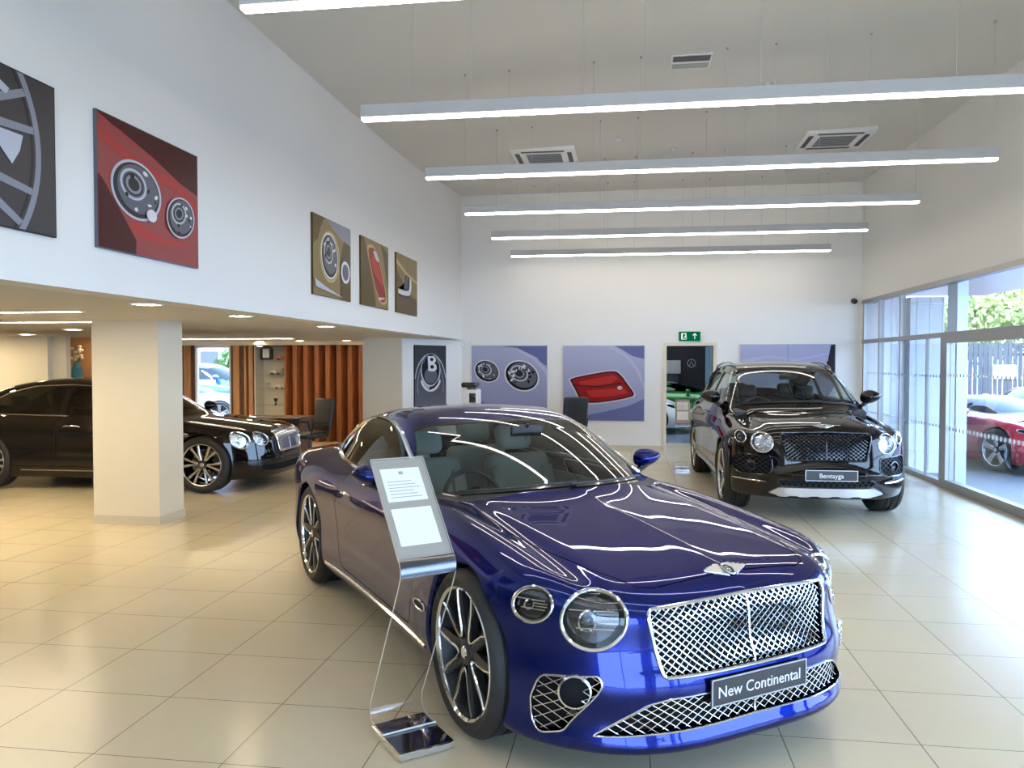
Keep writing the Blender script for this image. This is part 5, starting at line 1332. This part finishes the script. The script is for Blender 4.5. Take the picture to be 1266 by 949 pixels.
# 6 monochrome badge on the angled return
du = Vector((XL+4.0, YB-13.9, 0)).normalized(); nn = Vector((du.y, -du.x, 0)); a0 = Vector((-4.0, 13.9, 0))+du*.325+nn*.014
p = Poster('wall_poster', 'black and white poster of a bonnet badge, on the white wall return', (a0.x, a0.y, .75), (du.x, du.y), .965, 1.262, PG['bw'], 'black')
p.ring(.5, .42, .50, .46, .05, PM['pale'], 0, .2, PI-.2); p.ring(.5, .40, .42, .40, .06, PM['silver'], 0, -.3, PI+.3)
p.add(ell(.5, .62, .31, .26, 40), PM['pale']); p.add(ell(.5, .645, .28, .235, 40), PM['black']); p.ring(.5, .66, .24, .22, .05, PM['silver'], 0, .3, PI-.3)
p.add(ell(.5, .55, .2, .12, 30), PM['grey']); p.ring(.5, .56, .34, .25, .16, PM['white'], 0, PI+.35, 2*PI-.35)
p.add([(.42, .62), (.40, .84), (.60, .84), (.66, .80), (.66, .76), (.61, .735), (.68, .70), (.69, .65), (.62, .61)], PM['white']); p.add(ell(.53, .79, .055, .025, 12), PM['black']); p.add(ell(.54, .68, .06, .03, 12), PM['black'])
p.add([(.44, .33), (.6, .36), (.74, .44), (.76, .5), (.6, .40), (.46, .38)], PM['black'])
p.done()
# 7, 8, 9 lavender boards on the back wall
p = Poster('wall_poster', 'lavender poster of twin headlamps on the back wall', (-3.04, YB, .53), (1, 0), 1.515, 1.495, PG['lav'], 'pale')
p.add([(.4, 1), (1, 1), (1, .72), (.88, .80), (.72, .90), (.55, .96)], PM['lavdk']); p.add([(0, 1), (.35, 1), (.6, .93), (.8, .82), (.95, .66), (1, .58), (1, .66), (.86, .84), (.6, .97)], PM['lavlt']); p.add([(0, 0), (0, .45), (.08, .3), (.3, .15), (.6, .05), (.62, 0)], PM['lavdk'])
lampart(p, .205, .66, .165, .135, -.5, PM['white'], PM['black'], 18, 6); lampart(p, .665, .60, .225, .185, -.5, PM['white'], PM['black'], 20, 7)
p.done()
p = Poster('wall_poster', 'lavender poster of a red tail lamp on the back wall', (-1.224, YB, .555), (1, 0), 1.58, 1.465, PG['lav'], 'pale')
p.add([(.3, 1), (.55, .98), (.75, .86), (.88, .70), (.97, .5), (1, .4), (1, .46), (.93, .68), (.8, .86), (.6, 1)], PM['lavlt']); p.add([(.62, 1), (1, 1), (1, .82), (.85, .86), (.7, .96)], PM['lavdk']); p.add([(0, .12), (.2, .05), (.5, .12), (.8, .2), (1, .3), (1, 0), (0, 0)], PM['lavdk'])
R_ = smooth_closed([(.11,.56),(.35,.62),(.60,.66),(.70,.62),(.80,.48),(.87,.36),(.80,.31),(.5,.25),(.30,.24),(.22,.28),(.15,.42),(.11,.50)], 5)
p.add([(.49+(x-.49)*1.06, .44+(y-.44)*1.1) for x, y in R_], PM['pale']); p.add(R_, PM['reddk']); p.add([(.49+(x-.49)*.93, .44+(y-.44)*.90) for x, y in R_], PM['redlamp'])
p.add([(.20, .52), (.45, .57), (.62, .61), (.68, .56), (.60, .50), (.35, .46), (.22, .46)], PM['redglow']); p.add([(.28, .40), (.5, .42), (.75, .44), (.80, .37), (.6, .33), (.35, .31)], PM['redglow']); p.line([(.14, .47), (.45, .455), (.72, .50)], .018, .018, PM['reddk']); p.add(ell(.70, .44, .03, .025, 12), PM['pale'])
p.done()
p = Poster('wall_poster', 'lavender poster on the back wall behind the black SUV', (2.138, YB, .555), (1, 0), 1.73, 1.48, PG['lav'], 'pale')
p.line([(.0, .78), (.3, .84), (.6, .80), (1, .9)], .05, .02, PM['lavlt']); p.line([(.50, 1), (.51, .6), (.5, 0)], .004, .004, PM['lavdk']); p.add([(.95, 1), (1, 1), (1, .5), (.84, .62), (.92, .8)], PM['char']); p.add([(0, .4), (.4, .5), (.9, .45), (.9, .1), (.1, .1)], PM['lavlt'])
p.done()
# 10 poster and disc badge in the back room
p = Poster('wall_poster', 'dark poster with a pale round emblem in the room beyond the doorway', (1.35, 24.8, 1.0), (1, 0), 1.0, 1.2, PG['black'], 'black')
p.ring(.62, .55, .13, .11, .2, PM['pale']); p.line([(.56, .49), (.62, .61), (.68, .49)], .025, .025, PM['pale'])
p.done()
t = tag(empty('display_counter', (1.0, 24.3, 0)), 'pale counter with a shelf in the dark room beyond the doorway', 'counter')
MB().rbox(-.9, .55, -.25, .25, 0, 1.35, .02).build('counter_body', M['dark_wall'], t); MB().rbox(-.95, .6, -.3, .3, 1.35, 1.75, .02).build('counter_top', M['grey_metal'], t)

# ------------------------------------------------ display stands
def info_stand(loc, rz, label, sc=1.0, ww=1.0):
    """clear acrylic Z-stand: base, sheet, taupe board with two white sheets; local +y is the reader's side"""
    t = tag(empty('display_stand', loc, rz), label, 'display stand', 'acrylic information stands beside the cars'); w = .13*ww*sc
    base = MB().rbox(-w, w, -.19*sc, .14*sc, 0, .034, .004, 1).build('base', M['chrome'], t); MB().rbox(-w+.003, w-.003, -.187*sc, .137*sc, .0335, .0375, .001, 1).build('base_top', M['black_mirror'], base)
    # profile in (y, z): rises from the back of the base, leans to the reader, bends back
    pr = [(-.05, .044), (-.14, .044), (-.185, .055), (-.205, .08), (-.203, .13), (.12, .72), (.155, .79), (.155, .83), (.135, .862), (-.19, 1.255)]
    pr = [(y*sc, z*sc) for y, z in pr]
    P = []
    for i in range(len(pr)): P.append(np.array(pr[i]))
    V = []; th = .009
    for i, q in enumerate(P):
        a = P[max(i-1, 0)]; b = P[min(i+1, len(P)-1)]; d = (b-a)/np.linalg.norm(b-a); n = np.array([-d[1], d[0]])
        for x in (-w, w):
            V += [(x, *(q-n*th/2)), (x, *(q+n*th/2))]
    F = []; E = []
    for i in range(len(P)-1):
        k = i*4; F += [(k, k+4, k+6, k+2), (k+1, k+3, k+7, k+5)]; E += [(k, k+1, k+5, k+4), (k+2, k+6, k+7, k+3)]
    E += [(0, 2, 3, 1), (len(V)-4, len(V)-3, len(V)-1, len(V)-2)]
    MB().add(V, F, 0).add(V, E, 1).build('acrylic_sheet', [M['acrylic'], M['acrylic_edge']], t, sharp=50)
    # board on the sloping top: origin at the bend, axis up the slope
    a, b = np.array(pr[-2]), np.array(pr[-1]); d = (b-a); L = np.linalg.norm(d); d /= L; n = np.array([d[1], -d[0]])
    if n[0] < 0: n = -n
    R = Matrix(((-1, 0, 0, 0), (0, d[0], n[0], a[0]-n[0]*.0125), (0, d[1], n[1], a[1]-n[1]*.0125), (0, 0, 0, 1)))
    bd = MB().box(-w+.001, w-.001, -.0, L, 0, .004, M=R).build('backing_board', M['taupe'], t, smooth=False)
    for u0, u1 in ((.56, .90), (.13, .49)):
        s = MB().box(-w*.74, w*.74, L*u0, L*u1, .004, .0055, M=R).build('paper_sheet', M['paper'], bd, smooth=False)
        if u0 > .5:
            tx = MB()
            for k in range(6): tx.box(-w*.6, w*(.55-.12*(k % 3)), L*(.60+.032*k), L*(.60+.032*k)+.003, .0055, .0062, M=R)
            tx.box(-w*.08, w*.08, L*.835, L*.865, .0055, .0062, M=R)
            tx.build('printed_lines', M['ink_grey'], s, smooth=False)
    # dark mirror strip imitating the reflection in the bent acrylic
    V = []
    for i in range(5, 9):
        q = P[i]; a_ = P[i-1]; b_ = P[i+1]; dd = (b_-a_)/np.linalg.norm(b_-a_); nn_ = np.array([-dd[1], dd[0]])
        for x in (-w+.001, w-.001): V.append((x, *(q-nn_*.005)))
    MB().add(V, [(2*i, 2*i+1, 2*i+3, 2*i+2) for i in range(1, 3)]).build('bend_reflection', M['dark_chrome'], t)
    return t
info_stand((-.93, 3.42, 0), math.atan2(-.777, .63)-PI/2, 'clear acrylic information stand on a mirror-black base in front of the blue coupe')
info_stand((.88, 12.72, 0), math.atan2(-1, -.05)-PI/2, 'acrylic information stand with two white sheets beside the black SUV', .88, 1.0)
info_stand((-5.66, 9.22, 0), math.atan2(-.85, .5)-PI/2, 'acrylic information stand half hidden behind the square column', .93)

# ------------------------------------------------ furniture in the distance
def office_chair(loc, rz, label):
    t = tag(empty('office_chair', loc, rz), label, 'chair')
    MB().rbox(-.24, .24, -.24, .24, .44, .53, .04, 3).build('seat', M['leather_dark'], t)
    MB().rbox(-.23, .23, -.04, .04, 0, .55, .035, 3, 0, Matrix.Translation((0, -.25, .54)) @ Matrix.Rotation(.15, 4, 'X')).build('backrest', M['leather_dark'], t)
    for s in (1, -1): MB().tube([(s*.25, -.2, .5), (s*.29, -.18, .68), (s*.29, .14, .70), (s*.25, .16, .5)], .018, 8).build('armrest', M['plastic'], t)
    MB().tube([(0, 0, .44), (0, 0, .10)], .03, 10).build('column', M['steel'], t)
    for k in range(5):
        a = 2*PI*k/5; l = MB().tube([(0, 0, .12), (.28*math.cos(a), .28*math.sin(a), .075)], [.025, .015], 6).build('leg', M['plastic'], t)
        MB().lathe([(0, -.02), (.03, -.02), (.03, .02), (0, .02)], 12, 'y', 0, Matrix.Translation((.28*math.cos(a), .28*math.sin(a), .031))).build('caster', M['plastic'], l)
office_chair((-5.2, 12.6, 0), 2.6, 'black office chair beside the dark desk in front of the timber screen')
office_chair((-1.02, 14.3, 0), .5, 'black office chair below the red tail lamp poster')
t = tag(empty('desk', (-6.1, 13.3, 0)), 'low dark desk beyond the nose of the black saloon', 'desk')
MB().rbox(-.55, .55, -.3, .35, .70, .74, .008).build('desktop', M['wood_dark'], t); MB().box(-.52, .52, -.26, -.23, .26, .70).build('front_panel', M['plastic'], t, smooth=False)
MB().box(-.52, .52, -.27, -.235, .18, .26).build('base_strip', M['wood_pale'], t, smooth=False)
for x in (-.5, .5): MB().box(x-.03, x+.03, -.25, .3, 0, .70).build('leg', M['wood_dark'], t, smooth=False)
t = tag(empty('floor_dispenser', (-2.58, 13.2, 0)), 'white floor standing unit with black top by the twin headlamp poster', 'dispenser')
MB().rbox(-.14, .14, -.15, .15, 0, 1.24, .02).build('cabinet', M['white_metal'], t); MB().rbox(-.15, .12, -.16, .14, 1.27, 1.36, .03, 3).tube([(0, 0, 1.2), (0, 0, 1.3)], .08, 12).build('lid', M['gloss_black'], t); MB().rbox(-.01, .10, -.158, -.148, 1.02, 1.18, .004).build('control_panel', M['gloss_black'], t)
t = tag(empty('meeting_table', (-1.0, 10.7, 0)), 'small meeting table with crossed chrome legs seen through the blue coupe', 'table')
MB().rbox(-.55, .55, -.4, .4, .72, .75, .006).build('tabletop', M['white_metal'], t)
for a, b in (((-.4, -.3), (.4, .3)), ((.4, -.3), (-.4, .3))): MB().tube([(a[0], a[1], .02), (b[0], b[1], .72)], .016, 8).build('leg', M['chrome'], t)

# ------------------------------------------------ outside
t = tag(empty('boundary_fence', (14, 23, -.04)), 'tall grey vertical board fence across the car park', 'fence')
fb = MB(); x = -9.0
while x < 12: fb.box(x, x+.105, -.012, .012, .12, 2.25); x += .125
fb.build('fence_boards', M['fence'], t, smooth=False)
for z in (.5, 1.9): MB().box(-9, 12, .012, .05, z, z+.08).build('rail', M['fence'], t, smooth=False)
for x in np.arange(-9, 12.1, 2.6): MB().box(x-.05, x+.05, .05, .15, 0, 2.3).build('post', M['fence'], t, smooth=False)
tag(MB().rbox(9.72, 10.3, 22.94, 22.975, 1.25, 1.62, .004).build('fence_sign', M['paper']), 'white sign board fixed to the grey fence', 'sign')
def tree(loc, r, hgt, n, m, label, seed, group='trees beyond the fence'):
    R = random.Random(seed); t = tag(empty('leafy_tree', loc), label, 'tree', group)
    MB().tube([(0, 0, 0), (.05, .02, hgt*.4), (0, 0, hgt*.75)], [.16, .11, .05], 8).build('trunk', M['bark'], t)
    V = []; F = []
    for i in range(n):
        th = R.uniform(0, 2*PI); ph = math.acos(R.uniform(-1, 1)); k = r*(R.random()**.35)*(1+.22*math.sin(3*th+seed)+.15*math.sin(5*ph))
        c = Vector((k*math.sin(ph)*math.cos(th), k*math.sin(ph)*math.sin(th), hgt*.68+.85*k*math.cos(ph))); q = Euler((R.uniform(0, 3), R.uniform(0, 3), R.uniform(0, 3))).to_matrix(); s = R.uniform(.06, .12)
        b = len(V); V += [c+q @ Vector(p) for p in ((-s, -s*.5, 0), (s, -s*.5, 0), (s*.8, s*.6, .01), (-s*.8, s*.6, .01))]; F.append((b, b+1, b+2, b+3))
    MB().add(V, F).build('foliage', m, t, smooth=False)
for i, (x, y, r, h, n, l) in enumerate(((7.4, 29, 1.5, 4.6, 4200, 'pale green leafy tree beyond the fence, leftmost through the glazing'), (12.0, 29, 1.6, 4.9, 4600, 'pale green leafy tree beyond the fence, second through the glazing'), (16.8, 29, 1.6, 5.2, 3600, 'tall leafy tree beyond the fence, rightmost through the glazing'))): tree((x, y, -.04), r, h, n, M['leaf'], l, i+1)
tree((-14.6, 29.0, -.04), .8, 2.6, 1200, M['leaf2'], 'small dark tree outside the timber wall window', 9, None)
b = tag(empty('house', (-18.5, 34, -.04)), 'white house with red roof seen through the small timber wall window', 'house')
MB().box(-3.5, 3.5, -2, 2, 0, 2.9).build('house_wall', M['cream'], b, smooth=False); fixnormals(MB().add([(-3.8, -2.3, 2.9), (3.8, -2.3, 2.9), (3.8, 2.3, 2.9), (-3.8, 2.3, 2.9), (-3, 0, 4.2), (3, 0, 4.2)], [(0, 1, 5, 4), (2, 3, 4, 5), (1, 2, 5), (3, 0, 4), (0, 3, 2, 1)]).build('roof', PM['redlt'], b, smooth=False))
for x in (-2.4, -.8, .8, 2.4): MB().box(x-.4, x+.4, -2.03, -1.98, 1.1, 2.2).build('house_window', M['steel'], b, smooth=False)

# ------------------------------------------------ cars
import os
Q = os.environ.get('CARS', 'gsb123456')
if 'g' in Q: blue_coupe()
if 's' in Q: black_suv()
if 'b' in Q: black_saloon()
if '1' in Q: sports_car('sports_car', 'low red sports car with louvred bonnet parked outside the glazing', (6.30, 15.10, -1.265), M['red'], -.04, louvres=True)
if '2' in Q: sports_car('sports_car', 'white low car parked outside behind the red sports car', (9.6, 20.2, -2.2), M['white_paint'], -.04, .05)
if '3' in Q: sports_car('sports_car', 'white low sports car in the room beyond the back doorway', (-.62, 20.0, -.06), M['white_paint'], 0, .04)
if '4' in Q: sports_car('sports_car', 'bright green low sports car in the room beyond the back doorway', (1.1, 22.7, -.12), M['green'], 0, .04)
if '5' in Q: sports_car('sports_car', 'white car outside the small window in the timber wall', (-12.3, 20.5, .3), M['white_paint'], -.04, .06)
if '6' in Q: parked_suv('parked_suv', 'tall blue car outside the small window in the timber wall', (-13.3, 24.0, .1), M['navy'], -.04)

# ------------------------------------------------ light
def area(name, loc, rot, sx, sy, e, col=(1, 1, 1)):
    l = bpy.data.lights.new(name, 'AREA'); l.shape = 'RECTANGLE'; l.size = sx; l.size_y = sy; l.energy = e; l.color = col
    o = bpy.data.objects.new(name, l); o.location = loc; o.rotation_euler = rot; return link(o)
W = bpy.data.worlds.new('sky'); SC.world = W; W.use_nodes = True; nt = W.node_tree; nt.nodes.clear()
o = nt.nodes.new('ShaderNodeOutputWorld'); bg = nt.nodes.new('ShaderNodeBackground'); nt.links.new(bg.outputs[0], o.inputs[0])
tc = nt.nodes.new('ShaderNodeTexCoord'); sp = nt.nodes.new('ShaderNodeSeparateXYZ'); rp = nt.nodes.new('ShaderNodeValToRGB')
nt.links.new(tc.outputs['Generated'], sp.inputs[0]); nt.links.new(sp.outputs[2], rp.inputs[0]); nt.links.new(rp.outputs[0], bg.inputs[0])
e = rp.color_ramp.elements; e[0].position = .0; e[0].color = (.58, .745, 1, 1); e[1].position = .6; e[1].color = (.46, .66, 1, 1)
bg.inputs[1].default_value = 13
sun = bpy.data.lights.new('sun', 'SUN'); sun.energy = 6.0; sun.angle = .1; sun.color = (1, .95, .86); so = bpy.data.objects.new('sun', sun); so.rotation_euler = (math.radians(38), 0, math.radians(-20)); link(so)
area('back_room_light', (1, 19.5, 3.15), (0, 0, 0), 3, 5, 180, (.75, .87, 1))

# ------------------------------------------------ camera
F_PX, IW, IH = 985., 1266., 949.
cd = bpy.data.cameras.new('camera'); co = bpy.data.objects.new('camera', cd); link(co)
cd.sensor_fit = 'HORIZONTAL'; cd.sensor_width = 36; cd.lens = F_PX/IW*36; cd.clip_start = .05; cd.clip_end = 200
yaw = math.atan(141/F_PX); pit = math.atan(27.5/math.hypot(F_PX, 141))
co.location = (0, 0, 1.70); co.rotation_euler = (PI/2-pit, 0, yaw)
SC.camera = co
SC.view_settings.view_transform = 'Standard'; SC.view_settings.look = 'None'; SC.view_settings.gamma = 1; SC.view_settings.exposure = 0; SC.view_settings.use_curve_mapping = False
cy = SC.cycles
cy.use_denoising = True
try: cy.denoiser = 'OPENIMAGEDENOISE'
except Exception: pass
cy.max_bounces = 10; cy.diffuse_bounces = 5; cy.glossy_bounces = 5; cy.transmission_bounces = 8; cy.transparent_max_bounces = 16
cy.sample_clamp_indirect = 6; cy.caustics_reflective = False; cy.caustics_refractive = False
